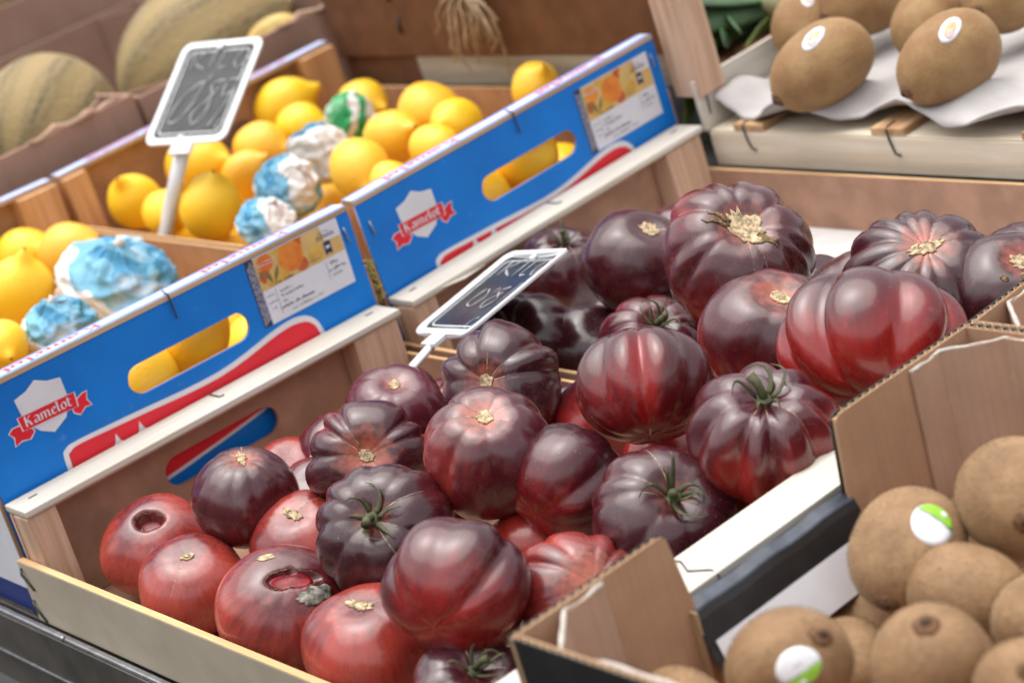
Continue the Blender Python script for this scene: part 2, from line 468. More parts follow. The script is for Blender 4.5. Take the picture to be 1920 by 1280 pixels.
def wrap_mat(name, stops, seed):
    """printed tissue paper: bands of print over white"""
    m, nt, b = new_mat(name)
    v = coords(nt, perobj=False)
    tg = nt.nodes.new('ShaderNodeTexCoord')
    sx = nt.nodes.new('ShaderNodeSeparateXYZ'); nt.links.new(tg.outputs['Generated'], sx.inputs[0])
    n = noise(nt, v, 17, 3, .6); n2 = noise(nt, v, 20, 2)
    t = mth(nt, 'ADD', mth(nt, 'MULTIPLY', sx.outputs['Z'], .72), mth(nt, 'MULTIPLY', sx.outputs['X'], .28))
    t = mth(nt, 'ADD', t, mth(nt, 'MULTIPLY', mth(nt, 'SUBTRACT', n2, .5), .40))
    t = mth(nt, 'ADD', t, mth(nt, 'MULTIPLY', mth(nt, 'SUBTRACT', n, .5), .10))
    r = nt.nodes.new('ShaderNodeValToRGB'); r.color_ramp.interpolation = 'CONSTANT'
    el = r.color_ramp.elements
    while len(el) > 1: el.remove(el[0])
    el[0].position = stops[0][0]; el[0].color = (*stops[0][1], 1)
    for p, c in stops[1:]:
        e = el.new(p); e.color = (*c, 1)
    nt.links.new(t, r.inputs[0])
    c = r.outputs[0]
    c = mixc(nt, mth(nt, 'MULTIPLY', sstep(nt, n, .50, .70), .6), c, (.72, .71, .70))
    nt.links.new(c, b.inputs['Base Color']); b.inputs['Roughness'].default_value = .6; b.inputs['Specular IOR Level'].default_value = .3
    b.inputs['Transmission Weight'].default_value = 0
    bump(nt, b, noise(nt, v, 70, 5, .65, .8), .55, .004)
W_ = (.74, .72, .70); BL = (.06, .25, .42); BL2 = (.17, .40, .55); GR = (.03, .34, .12); PU = (.13, .09, .12); RD = (.72, .07, .05); YE = (.80, .58, .10)
wrap_mat('wrap_blue', [(0, W_), (.26, (.62, .52, .44)), (.38, W_), (.54, BL2), (.70, BL), (.80, BL2), (.86, PU), (.92, W_), (.95, RD), (.97, W_)], 1)
wrap_mat('wrap_green', [(0, W_), (.26, GR), (.48, W_), (.60, GR), (.74, W_)], 2)
wrap_mat('wrap_white', [(0, GR), (.10, (.10, .28, .42)), (.22, BL), (.32, W_), (.9, W_)], 3)
wrap_mat('wrap_mixed', [(0, W_), (.14, GR), (.22, W_), (.32, BL2), (.50, BL), (.62, BL2), (.72, W_), (.84, (.50, .42, .44)), (.92, (.74, .36, .26)), (.96, W_)], 4)

M = MATS

# ------------------------------------------------------------------ ground and stall
def setting(name, me, mat, frame=I4):
    o = bpy.data.objects.new(name, me); col.objects.link(o); o.matrix_world = frame
    me.materials.append(mat); o['kind'] = 'structure'
    return o
g = MB(); g.v = [(-60, -60, 0), (60, -60, 0), (60, 60, 0), (-60, 60, 0)]; g.f = [(0, 1, 2, 3)]
setting('ground', g.mesh(), M['ground'])

st = thing('market_stall', 'dark metal market stall table carrying all the crates on its slope', 'stall', F0)
REL1 = F0.inverted() @ F1; REL2 = F0.inverted() @ F2
part(st, 'tray', MB().box(-.004, .404, -1.7, 1.9, -.122, -.1085).mesh(.001), M['tray_metal'], REL1)
part(st, 'tray', MB().box(.406, .811, -1.7, 1.9, -.122, -.1085).mesh(.001), M['tray_metal'], REL2)
part(st, 'step', MB().box(.813, 1.9, -1.7, 2.2, -.12, -.0515).mesh(.001), M['tray_metal'], REL2)
part(st, 'rim', MB().box(-.016, -.0105, -1.7, 1.9, -.146, -.1035).mesh(.0015), M['rim_metal'], REL1)
part(st, 'front_panel', MB().box(-.018, -.0163, -1.7, 1.9, -.147, -.1065).mesh(.0005), M['tray_metal'], REL1)
part(st, 'lower_panel', MB().box(-.0125, -.0085, -1.7, 1.9, -.188, -.1475).mesh(.0008), M['tray_metal'], REL1)
part(st, 'seam_rail', MB().box(-.0195, -.010, -1.7, 1.9, -.1495, -.1472).mesh(.0005), M['rim_metal'], REL1)
def ball(r, n=10, k=6, sc=(1, 1, 1)):
    v = [(0, 0, r * sc[2])]; f = []
    for i in range(1, k):
        t = math.pi * i / k
        for j in range(n):
            p = 2 * math.pi * j / n; v.append((r * sc[0] * math.sin(t) * math.cos(p), r * sc[1] * math.sin(t) * math.sin(p), r * sc[2] * math.cos(t)))
    v.append((0, 0, -r * sc[2]))
    for j in range(n): f.append((0, 1 + j, 1 + (j + 1) % n))
    for i in range(k - 2):
        for j in range(n):
            a = 1 + i * n + j; b = 1 + i * n + (j + 1) % n; f.append((a, a + n, b + n, b))
    e = len(v) - 1; s0 = 1 + (k - 2) * n
    for j in range(n): f.append((s0 + j, e, s0 + (j + 1) % n))
    return mesh(v, f, True)
rivet = ball(.0024)
for y in (-.055, -.235, -.43, .13, .3):
    part(st, 'rivet', rivet, M['rim_metal'], REL1 @ Matrix.Translation((-.0155, y, -.1035)))
for (x, y) in ((.03, -1.6), (.03, 1.7), (1.7, -1.6), (1.7, 1.7)):
    part(st, 'leg', MB().box(x - .02, x + .02, y - .02, y + .02, -HZ, -.16 + x * .36).mesh(.002), M['tray_metal'])

# ------------------------------------------------------------------ wooden tomato crates
def wire_staple(parent, pts, r=.0007, mat='wire'):
    return part(parent, 'staple', MB().tube(pts, r, 6).mesh(smooth=True), M[mat])

def tomato_crate(label, frame, loc, rear_h, second):
    t = thing('tomato_crate', label, 'crate', frame, loc, group='wooden crates of dark tomatoes')
    L = .394; Y0 = -.672
    for s, (ya, yb, yp0, yp1, yo0, yo1) in enumerate(((-.038, 0, -.0085, -.0045, -.036, -.0095), (Y0, Y0 + .040, Y0 + .0045, Y0 + .0085, Y0 + .0095, Y0 + .036))):
        part(t, 'rail', MB().box(0, L, ya, yb, -.0058, 0).mesh(.0012), M['rail_wood'])
        part(t, 'rail_ply', MB().box(.001, L - .001, ya + .0012, yb - .0012, -.0072, -.0059).mesh(), M['ply_edge'])
        pm = curve_mesh([[(0, -.104), (L, -.104), (L, -.0075), (0, -.0075)]] + ([] if second else [stadium(.138, .258, -.058, -.031)]), .002)
        part(t, 'end_panel', pm, M['hardboard'], Matrix.Translation((0, (yp0 + yp1) / 2, 0)) @ XZ)
        part(t, 'post', MB().box(.0, .027, yo0, yo1, -.104, -.0075).mesh(.0015), M['post_wood'])
        part(t, 'post', MB().box(L - .055, L - .005, yo0, yo1, -.104, -.0075).mesh(.0015), M['post_wood'])
        ym = (ya + yb) / 2
        for x in (.020, L - .018):
            part(t, 'nail', MB().box(x - .004, x + .004, ym + .004, ym + .0058, -.0002, .0005).mesh(.0002), M['wire'])
        xs = .205
        if s == 0:
            wire_staple(t, [(xs, -.002, .0006), (xs, -.019, .0008), (xs + .004, -.0205, .001)])
        else:
            wire_staple(t, [(.147, Y0 + .034, .0025), (.150, Y0 + .031, .0007), (.143, Y0 + .018, .0009), (.150, Y0 + .005, .0008), (.150, Y0 - .0008, -.002), (.150, Y0 - .0008, -.012)])
    if not second:
        part(t, 'front_board', MB().box(-.0075, -.0012, Y0 - .002, .001, -.1045, -.0485).mesh(.0006), M['front_board'])
        part(t, 'board_edge', MB().box(-.0072, -.0015, Y0 - .001, .0, -.0484, -.0478).mesh(), M['ply_edge_y'])
        for z0 in (-.058, -.088):
            wire_staple(t, [(-.0082, -.004, z0 + .004), (-.0105, -.007, z0), (-.0085, -.009, z0 - .008), (-.0085, -.016, z0 - .014)], .0011)
    else:
        part(t, 'front_board', MB().box(-.0055, -.0012, Y0, -.001, -.1045, -.045).mesh(.0006), M['hardboard'])
        part(t, 'board_edge', MB().box(-.0053, -.0014, Y0 + .001, -.002, -.0449, -.0443).mesh(), M['ply_edge_y'])
    part(t, 'rear_board', MB().box(L - .0042, L - .0002, Y0 + .001, -.002, -.1045, rear_h).mesh(.0005), M['hardboard'])
    part(t, 'board_edge', MB().box(L - .0040, L - .0004, Y0 + .002, -.003, rear_h + .0001, rear_h + .0007).mesh(), M['ply_edge_y'])
    part(t, 'bottom', MB().box(.002, L - .002, Y0 + .002, -.002, -.1082, -.1048).mesh(), M['hardboard'])
    if second: part(t, 'paper_liner', MB().box(.10, L - .0045, Y0 + .010, -.010, -.1046, -.1040).mesh(), M['paper_white'])
    return t
crate1 = tomato_crate('wooden tomato crate in the front row, low beige front board with wire staples', F1, (0, 0, 0), -.044, False)
crate2 = tomato_crate('wooden tomato crate in the second row, below the kiwi tray', F2, (.409, 0, 0), -.047, True)
part(crate2, 'splinter', MB().tube([(.03, -.037, -.003), (.06, -.040, -.006), (.085, -.044, -.004)], [.0012, .003, .0005], 6, .4, (0, 0, 1)).mesh(smooth=True), M['rail_wood'])

# ------------------------------------------------------------------ blackletter logo
def nib_letters(text, xh, mat_z=0.0):
    """letters drawn with a broad slanted pen nib; returns mesh in XY with baseline at 0, and its length"""
    G = {
     'K': (.78, [[(0, 1.5), (0, 0), (.08, -.05)], [(.02, .7), (.5, 1.45)], [(.12, .82), (.34, .5), (.42, .05), (.58, 0)]]),
     'a': (.70, [[(.06, .88), (.3, 1.0), (.46, .8), (.46, .12), (.58, 0)], [(.46, .55), (.08, .42), (.06, .15), (.22, 0), (.46, .2)]]),
     'm': (1.06, [[(.0, .95), (.06, .85), (.06, .0)], [(.06, .8), (.3, 1.0), (.42, .85), (.42, 0)], [(.42, .8), (.66, 1.0), (.78, .85), (.78, .1), (.9, 0)]]),
     'e': (.60, [[(.46, .15), (.26, 0), (.06, .2), (.06, .75), (.28, 1.0), (.44, .78), (.1, .5)]]),
     'l': (.36, [[(.0, 1.5), (.06, 1.4), (.06, .14), (.2, 0)]]),
     'o': (.66, [[(.26, 1.0), (.06, .8), (.06, .2), (.26, 0), (.48, .22), (.48, .8), (.26, 1.0)]]),
     't': (.48, [[(.1, 1.35), (.1, .15), (.26, 0), (.36, .08)], [(-.04, .98), (.34, .98)]]),
    }
    v = []; f = []; x = 0; k = 0
    nx, ny = .085, .05
    for ch in text:
        adv, strokes = G[ch]
        for s in strokes:
            for (a, b) in zip(s[:-1], s[1:]):
                z = mat_z + k * .000012; k += 1
                i = len(v)
                pts = [(a[0] - nx, a[1] - ny), (a[0] + nx, a[1] + ny), (b[0] + nx, b[1] + ny), (b[0] - nx, b[1] - ny)]
                ar = sum(pts[q][0] * pts[(q + 1) % 4][1] - pts[(q + 1) % 4][0] * pts[q][1] for q in range(4))
                if abs(ar) < .04: # stroke runs along the nib: give it a hairline
                    dx, dy = b[0] - a[0], b[1] - a[1]; l = math.hypot(dx, dy); px, py = -dy / l * .04, dx / l * .04
                    pts = [(a[0] - px, a[1] - py), (a[0] + px, a[1] + py), (b[0] + px, b[1] + py), (b[0] - px, b[1] - py)]
                    ar = -1
                if ar < 0: pts = pts[::-1]
                v += [((x + p[0]) * xh, p[1] * xh, z) for p in pts]; f.append((i, i + 1, i + 2, i + 3))
        x += adv
    return mesh(v, f), x * xh

# ------------------------------------------------------------------ blue citrus boxes
def sheet(parent, name, poly, z, mat, label=None):
    """flat print on the near side panel (panel faces -Y)"""
    return part(parent, name, curve_mesh([poly]), M[mat], Matrix.Translation((0, -z, 0)) @ XZ, label)

def disc(cx, cz, r, n=20, sq=1.0):
    return [(cx + r * math.cos(2 * math.pi * i / n), cz + r * sq * math.sin(2 * math.pi * i / n)) for i in range(n)]

def bez(p, n=8):
    """smooth closed outline through control points (Catmull-Rom)"""
    o = []; k = len(p)
    for i in range(k):
        a, b, c, d = (np.array(p[(i + j - 1) % k], float) for j in range(4))
        for s in range(n):
            t = s / n
            o.append(tuple(.5 * ((2 * b) + (-a + c) * t + (2 * a - 5 * b + 4 * c - d) * t * t + (-a + 3 * b - 3 * c + d) * t ** 3)))
    return o

def citrus_box(label, frame, loc, dz, lab_z, front_print):
    t = thing('citrus_box', label, 'box', frame, loc, group='blue boxes of lemons')
    L = .3965; YB = .598
    hole = stadium(.139, .266, .027, .0535)
    rnd = random.Random(5)
    hole_r = [(x + rnd.uniform(-.0004, .0004), z + rnd.uniform(-.0004, .0004)) for x, z in hole]
    outline = [(0, -.104), (L, -.104), (L, .0913), (0, .0913)]
    sp = part(t, 'side_panel', curve_mesh([outline, hole_r], .001), M['blue_print'], Matrix.Translation((0, .001, 0)) @ XZ)
    part(sp, 'panel_backing', curve_mesh([outline, hole], .0012), M['box_inner'], Matrix.Translation((0, 0, -.00235)))
    # print on the side panel (children of the panel)
    def pr(name, poly, lift, mat):
        return part(sp, name, curve_mesh([poly]), M[mat], Matrix.Translation((0, 0, .00115 + lift)))
    sh = [(.040, .074), (.052, .0765), (.062, .082), (.072, .0765), (.084, .074), (.0843, .059), (.0815, .049), (.077, .041), (.063, .034), (.052, .0405), (.0465, .047), (.0415, .057)]
    pr('shield', [(x, z + dz) for x, z in sh], .0001, 'white_print')
    def rib(name, poly, lift):
        cx = sum(p[0] for p in poly) / len(poly); cz = sum(p[1] for p in poly) / len(poly)
        big = []
        for x, z in poly:
            d = math.hypot(x - cx, z - cz); k = (d + .0011) / d; big.append((cx + (x - cx) * k, cz + (z - cz) * k + dz))
        pr('ribbon_edge', big, lift, 'white_print'); pr(name, [(x, z + dz) for x, z in poly], lift + .00008, 'red_print')
    rib('ribbon_tail', [(.0445, .0505), (.036, .0525), (.030, .0528), (.0258, .0500), (.0292, .0455), (.0275, .0385), (.0345, .0405), (.041, .0385), (.0465, .0425)], .0002)
    rib('ribbon_tail', [(.084, .051), (.0915, .0505), (.096, .0525), (.1012, .0530), (.0985, .0465), (.1015, .0405), (.0955, .0415), (.0895, .0375), (.085, .041)], .0002)
    rib('ribbon_band', [(.0372, .0592), (.050, .0585), (.0635, .0582), (.077, .0577), (.0902, .0572), (.0892, .0448), (.077, .0455), (.0635, .0460), (.050, .0465), (.0382, .0472)], .0004)
    lt, w = nib_letters('Kamelot', .0058)
    part(sp, 'lettering', lt, M['white_print'], Matrix.Translation((.0425, .0492 + dz, .0018)) @ Matrix.Rotation(R_(-1.5), 4, 'Z') @ Matrix.Diagonal((.0435 / w, 1.0, 1, 1)))
    # red banner with a white edge, its lower part hidden behind the crate
    wo_ = bez([(.062, .008), (.066, .0165), (.080, .0185), (.131, .0165), (.221, .0130), (.290, .0235), (.315, .0235), (.328, .0165), (.334, .004), (.334, -.015), (.300, -.031), (.245, -.0405), (.19, -.0475), (.12, -.054), (.070, -.048), (.062, -.03)], 5)
    ri_ = bez([(.0665, .006), (.070, .0125), (.082, .0145), (.131, .0120), (.221, .0080), (.290, .0180), (.314, .0178), (.325, .0125), (.3295, .003), (.329, -.013), (.298, -.028), (.245, -.0375), (.19, -.0445), (.12, -.0505), (.074, -.046), (.0665, -.03)], 5)
    pr('banner_edge', [(x, z + dz * 2.2) for x, z in wo_], .0001, 'white_print'); pr('banner', [(x, z + dz * 2.2) for x, z in ri_], .0002, 'red_print')
    for xx in (.112, .136):
        pr('banner_point', [(xx - .007, -.004), (xx - .0025, .0005), (xx, .0078), (xx + .0022, .0010), (xx + .0075, -.004)], .0003, 'white_print')
    # paper label with a fruit picture
    x0, x1, z1 = .279, .3825, lab_z; z0 = z1 - .0665
    if z1 > .0905: z1 = .0908
    pr('paper_label', [(x0, z0), (x1, z0), (x1, z1), (x0, z1)], .00015, 'label_white')
    zc = z0 + .029 + .002
    pr('picture', [(x0 + .009, zc), (x1 - .0005, zc + .001), (x1 - .0005, z1 - .016), (x1 - .018, z1 - .0155), (x1 - .020, z1 - .0008), (x0 + .009, z1 - .0008)], .00025, 'label_cream')
    fr = [(.020, .023, .0085, 'label_orange'), (.034, .031, .0055, 'label_yellow'), (.016, .012, .006, 'label_red'), (.022, .006, .006, 'label_yellow'), (.060, .030, .006, 'label_red'), (.070, .026, .0085, 'label_cream'), (.072, .009, .008, 'label_yellow'), (.056, .007, .0065, 'label_red'), (.034, .0085, .0085, 'label_yellow'), (.047, .0185, .0135, 'label_orange')]
    for i, (fx, fz, r, mt) in enumerate(fr):
        zz = zc + fz
        pl = [(min(max(x, x0 + .0095), x1 - .001), min(max(z, zc + .0006), z1 - .001)) for x, z in disc(x0 + fx, zz, r, 22)]
        pr('printed_fruit', pl, .00030 + i * .00002, mt)
    for (lx, lz, a, l) in ((.020, .010, 1.9, .015), (.028, .010, 1.1, .017), (.0135, .014, 2.0, .012)):
        cx, cz = x0 + lx, zc + lz; d = (math.cos(a), math.sin(a)); n_ = (-d[1], d[0])
        pr('printed_leaf', [(cx - d[0] * l * .5, cz - d[1] * l * .5), (cx + n_[0] * .0022, cz + n_[1] * .0022), (cx + d[0] * l * .5, cz + d[1] * l * .5), (cx - n_[0] * .0022, cz - n_[1] * .0022)], .00056, 'label_leaf')
    pr('barcode_strip', [(x0, z0), (x0 + .0088, z0), (x0 + .0088, z1), (x0, z1)], .0003, 'ink_navy')
    for j in range(4):
        xx = x0 + .0016 + j * .0019; a = z0 + .002 + .001 * j
        rr = random.Random(j)
        while a < z1 - .006:
            b_ = a + rr.uniform(.002, .009)
            pr('printed_line', [(xx, a), (xx + .0006, a), (xx + .0006, min(b_, z1 - .002)), (xx, min(b_, z1 - .002))], .0004, 'label_white'); a = b_ + .0012
    def tx(body, x, z, size, mat, lift=.0006):
        return part(sp, 'lettering', text_mesh(body, size), M[mat], Matrix.Translation((x, z, .00115 + lift)))
    def tl(x, z, w, h, mat, seed):
        """a line of print too small to read: a row of short marks"""
        rr = random.Random(seed); vv = []; fc = []; q = 0.0
        while q < w:
            bw = h * rr.uniform(.18, .5); hh = h * rr.choice((.7, .7, .7, 1.0)); z_ = z + h * rr.choice((0, 0, 0, .25))
            if rr.random() < .86:
                k0 = len(vv); vv += [(x + q, z_, 0), (x + q + bw, z_, 0), (x + q + bw, z_ + hh * .8, 0), (x + q, z_ + hh * .8, 0)]; fc.append((k0, k0 + 1, k0 + 2, k0 + 3))
            q += bw + h * rr.uniform(.12, .3)
        return part(sp, 'fine_print', mesh(vv, fc), M[mat], Matrix.Translation((0, 0, .00175)))
    tx('ESPAÑA', x1 - .0265, z1 - .0128, .0056, 'ink'); tl(x1 - .0235, z1 - .0075, .011, .0022, 'ink_grey', 1)
    pr('printed_badge', [(x1 - .021, z1 - .0285), (x1 - .0175, z1 - .0265), (x1 - .0135, z1 - .0285), (x1 - .0135, z1 - .0165), (x1 - .0165, z1 - .0155), (x1 - .021, z1 - .0165)], .0006, 'ink_navy')
    pr('printed_line', [(x1 - .0195, z1 - .0225), (x1 - .015, z1 - .0225), (x1 - .015, z1 - .0200), (x1 - .0195, z1 - .0200)], .0007, 'label_white')
    tl(x0 + .011, z1 - .0078, .020, .0016, 'label_white', 2); tl(x0 + .011, z1 - .0105, .017, .0020, 'label_white', 3)
    tl(x0 + .024, zc + .0012, .020, .0026, 'ink', 4); tl(x0 + .052, zc + .0040, .024, .0022, 'ink_grey', 5)
    for k_, (lx, lz, lw, s_, mt) in enumerate(((.026, .0235, .014, .0024, 'ink_grey'), (.026, .0190, .024, .0028, 'ink_grey'), (.026, .0140, .006, .0024, 'ink_grey'), (.0225, .0088, .036, .0033, 'ink'), (.032, .0040, .036, .0022, 'ink_grey'), (.0112, .0245, .0085, .0018, 'ink_grey'), (.0112, .0180, .0085, .0019, 'ink'), (.0135, .0120, .005, .0024, 'ink'), (.084, .0250, .007, .0038, 'ink'), (.0805, .0195, .018, .0026, 'ink'), (.083, .0145, .012, .0024, 'ink_grey'))):
        tl(x0 + lx, z0 + lz, lw, s_, mt, 10 + k_)
    pr('printed_line', [(x0 + .0215, z0 + .005), (x0 + .0219, z0 + .005), (x0 + .0219, zc - .001), (x0 + .0215, zc - .001)], .0005, 'ink_grey')
    pr('printed_line', [(x0 + .079, z0 + .012), (x0 + .0794, z0 + .012), (x0 + .0794, zc - .001), (x0 + .079, zc - .001)], .0005, 'ink_grey')
    # rims, far side, posts, low boards
    for s, y0 in enumerate((-.0006, YB - .0205)):
        rm = part(t, 'rim', MB().box(0, L, y0, y0 + .021, .0914, .0960).mesh(.0006), M['ply_edge'])
        part(rm, 'printed_strip', MB().box(.0004, L - .0004, y0 + .0006, y0 + .0204, .0961, .0964).mesh(), M['strip_blue'])
        part(rm, 'white_band', MB().box(.0004, L - .0004, y0 + .0052, y0 + .0152, .09645, .0966).mesh(), M['white_print'])
        for k, xx in enumerate((.134, .332)):
            lt2, w2 = nib_letters('Kamelot', .0066)
            part(rm, 'lettering', lt2, M['red_pale'], Matrix.Translation((xx, y0 + .0145, .0968)) @ Matrix.Rotation(math.pi, 4, 'Z') @ Matrix.Diagonal((.094 / w2, 1.0, 1, 1)))
        if s == 0:
            wire_staple(t, [(.203, y0 + .0125, .0974), (.200, y0 + .002, .0976), (.200, y0 - .0016, .0962), (.2005, y0 - .0022, .0745)], .0008)
    part(t, 'side_panel', curve_mesh([outline, hole], .002), M['box_inner'], Matrix.Translation((0, YB - .0025, 0)) @ XZ)
    for y0 in (.0048, YB - .030):
        part(t, 'post', MB().box(.0, .030, y0, y0 + .025, -.104, .0911).mesh(.0015), M['post_orange'])
        part(t, 'post', MB().box(L - .050, L, y0, y0 + .025, -.104, .0911).mesh(.0015), M['post_orange'])
    for x0b in (-.0035, L + .0003):
        bd = part(t, 'low_board', MB().box(x0b, x0b + .0032, .001, YB - .001, -.104, .0355).mesh(.0004), M['box_inner'])
        part(bd, 'board_edge', MB().box(x0b + .0003, x0b + .0029, .002, YB - .002, .0356, .0362).mesh(), M['ply_edge_y'])
    part(t, 'bottom', MB().box(.001, L - .001, .004, YB - .004, -.1080, -.1045).mesh(), M['box_inner'])
    for xx, zz in ((L - .010, .072), (.008, .066)):
        wire_staple(t, [(xx, -.0012, zz + .007), (xx + .0006, -.0022, zz), (xx + .0012, -.0012, zz - .008)], .0009, 'rim_metal')
    if front_print:
        part(t, 'front_sheet', MB().box(-.0042, -.0037, .001, YB - .001, -.080, .035).mesh(), M['white_print'])
        part(t, 'front_sheet', MB().box(-.0042, -.0037, .009, YB - .001, -.1035, -.0805).mesh(), M['navy_print'])
    return t
box1 = citrus_box('blue citrus box in the front row, at the left edge of the picture', F1, (.0015, .0035, 0), .0, .0945, True)
box2 = citrus_box('blue citrus box in the second row, full of lemons, farther back', F2, (.4115, .0035, 0), -.004, .0835, False)
sm = MB(); rnd = random.Random(3)
for k in range(26):
    p = Vector((.4030 + rnd.uniform(-.001, .004), .003 + rnd.uniform(0, .005), .004 + rnd.uniform(-.006, .036)))
    d = Vector((rnd.uniform(-1, 1), rnd.uniform(-1.2, .3), rnd.uniform(-1, 1))).normalized() * .005
    sm.tube([p - d, p + d * .2 + Vector((0, 0, .001)), p + d], [.0006, .0009, .0004], 5)
so = bpy.data.objects.new('packing_straw', sm.mesh(smooth=True)); col.objects.link(so); so.matrix_world = F1; so.data.materials.append(M['straw'])
so['kind'] = 'stuff'; so['label'] = 'yellowish packing straw caught in the gap between the blue boxes'; so['category'] = 'straw'

# ------------------------------------------------------------------ third row: kiwi tray, brown crate, leeks
kt = thing('kiwi_tray', 'shallow pale wooden tray of kiwis above the second tomato crate', 'tray', F2, (.815, -.03, 0))
part(kt, 'front_beam', MB().box(0, .010, -.62, -.002, -.0495, -.0135).mesh(.0008), M['rail_wood_y'])
part(kt, 'floor_board', MB().box(.001, .16, -.62, -.003, -.0134, -.0112).mesh(.0004), M['rail_wood_y'])
part(kt, 'floor_board', MB().box(.18, .38, -.62, -.003, -.0134, -.0112).mesh(.0004), M['rail_wood_y'])
for y in (-.058, -.2365, -.407, -.58):
    sl = part(kt, 'slat', MB().box(.0005, .38, y - .020, y + .020, -.0111, -.0040).mesh(.0008), M['slat_wood'])
    yy = y + (.004 if y > -.1 else -.002)
    part(sl, 'staple', MB().tube([(.016, yy + .004, -.0036), (.003, yy + .003, -.0034), (-.0008, yy + .002, -.0050), (-.0014, yy, -.016), (-.0012, yy - .003, -.0285), (-.001, yy - .009, -.0305)], .0011, 6).mesh(smooth=True), M['wire'])
part(kt, 'side_board', MB().box(-.002, .40, -.0015, .0035, -.012, .0415).mesh(.0008), M['rail_wood'])
part(kt, 'staple', MB().tube([(.010, -.0022, .028), (.0095, -.003, .018), (.009, -.0022, .004)], .001, 6).mesh(smooth=True), M['wire'])
part(kt, 'side_board', MB().box(-.016, .40, -.626, -.621, -.012, .0415).mesh(.0008), M['rail_wood'])
# moulded paper sheet with cups
nx_, ny_ = 60, 90
KT = [(.070, -.110), (.085, -.258), (.135, -.035), (.16, -.085), (.155, -.18), (.17, -.225), (.10, -.40), (.12, -.50)]
v = []; f = []
for i in range(nx_ + 1):
    for j in range(ny_ + 1):
        x = .010 + .33 * i / nx_; y = -.005 - .60 * j / ny_
        z = .008 + .004 * math.sin(y * 41 + 1.0) * math.exp(-i / 16) + .004 * mnoise.noise(Vector((x * 14, y * 14, 1.7)))
        z += .016 * max(0, math.sin(x * 42 - .4)) * max(0, math.cos(y * 42 + .2)) + .002 * mnoise.noise(Vector((x * 60, y * 60, 4)))
        for (kx, ky) in KT: z -= .006 * math.exp(-(((x - kx) / .04) ** 2 + ((y - ky) / .04) ** 2))
        if i < 9:
            ed = (9 - i) / 9.0
            x += ed * (.012 * math.sin(y * 31 + 2.2) - .006 + .003 * mnoise.noise(Vector((y * 60, 0, 9))))
            z += ed * ed * (.004 + .011 * math.sin(y * 47 + .6)) - (1 - abs(2 * ed - 1)) * .004
        v.append((x, y, max(z, -.0032)))
for i in range(nx_):
    for j in range(ny_):
        a = i * (ny_ + 1) + j; f.append((a, a + ny_ + 1, a + ny_ + 2, a + 1))
pm_ = mesh(v, f, True)
po = thing('paper_sheet', 'crumpled grey-white paper sheet lying under the kiwis in the pale tray', 'paper', F2, (.815, -.03, 0))
pp = part(po, 'sheet', pm_, M['tray_paper'])
md = pp.modifiers.new('thick', 'SOLIDIFY'); md.thickness = .0022; md.offset = 1

bc = thing('brown_crate', 'tall dark brown hardboard crate with a light wooden corner post behind the lemons', 'crate', F2, (.82, 0, 0))
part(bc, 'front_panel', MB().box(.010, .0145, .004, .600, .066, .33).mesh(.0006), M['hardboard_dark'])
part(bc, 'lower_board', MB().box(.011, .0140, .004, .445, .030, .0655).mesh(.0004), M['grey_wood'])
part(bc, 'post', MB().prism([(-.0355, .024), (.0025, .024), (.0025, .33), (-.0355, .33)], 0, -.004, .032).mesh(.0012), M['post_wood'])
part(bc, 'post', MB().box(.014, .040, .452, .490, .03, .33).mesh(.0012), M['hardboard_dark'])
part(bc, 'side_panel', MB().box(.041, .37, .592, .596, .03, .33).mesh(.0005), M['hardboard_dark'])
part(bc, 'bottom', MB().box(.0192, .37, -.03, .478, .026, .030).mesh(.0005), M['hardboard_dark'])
part(bc, 'lower_board', MB().box(.016, .0190, .447, .598, -.0515, .0655).mesh(.0004), M['hardboard_dark'])  # dark sheet added to stand in for the shade of the open gap
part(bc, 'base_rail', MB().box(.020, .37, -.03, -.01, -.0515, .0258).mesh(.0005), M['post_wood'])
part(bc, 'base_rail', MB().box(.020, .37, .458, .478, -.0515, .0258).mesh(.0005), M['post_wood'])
for (y, z) in ((.455, .105), (.458, .145), (.014, .10), (.016, .145)):
    part(bc, 'staple', MB().tube([(.008, y, z + .009), (.0085, y - .001, z), (.008, y, z - .009)], .0022, 6).mesh(smooth=True), M['wire'])

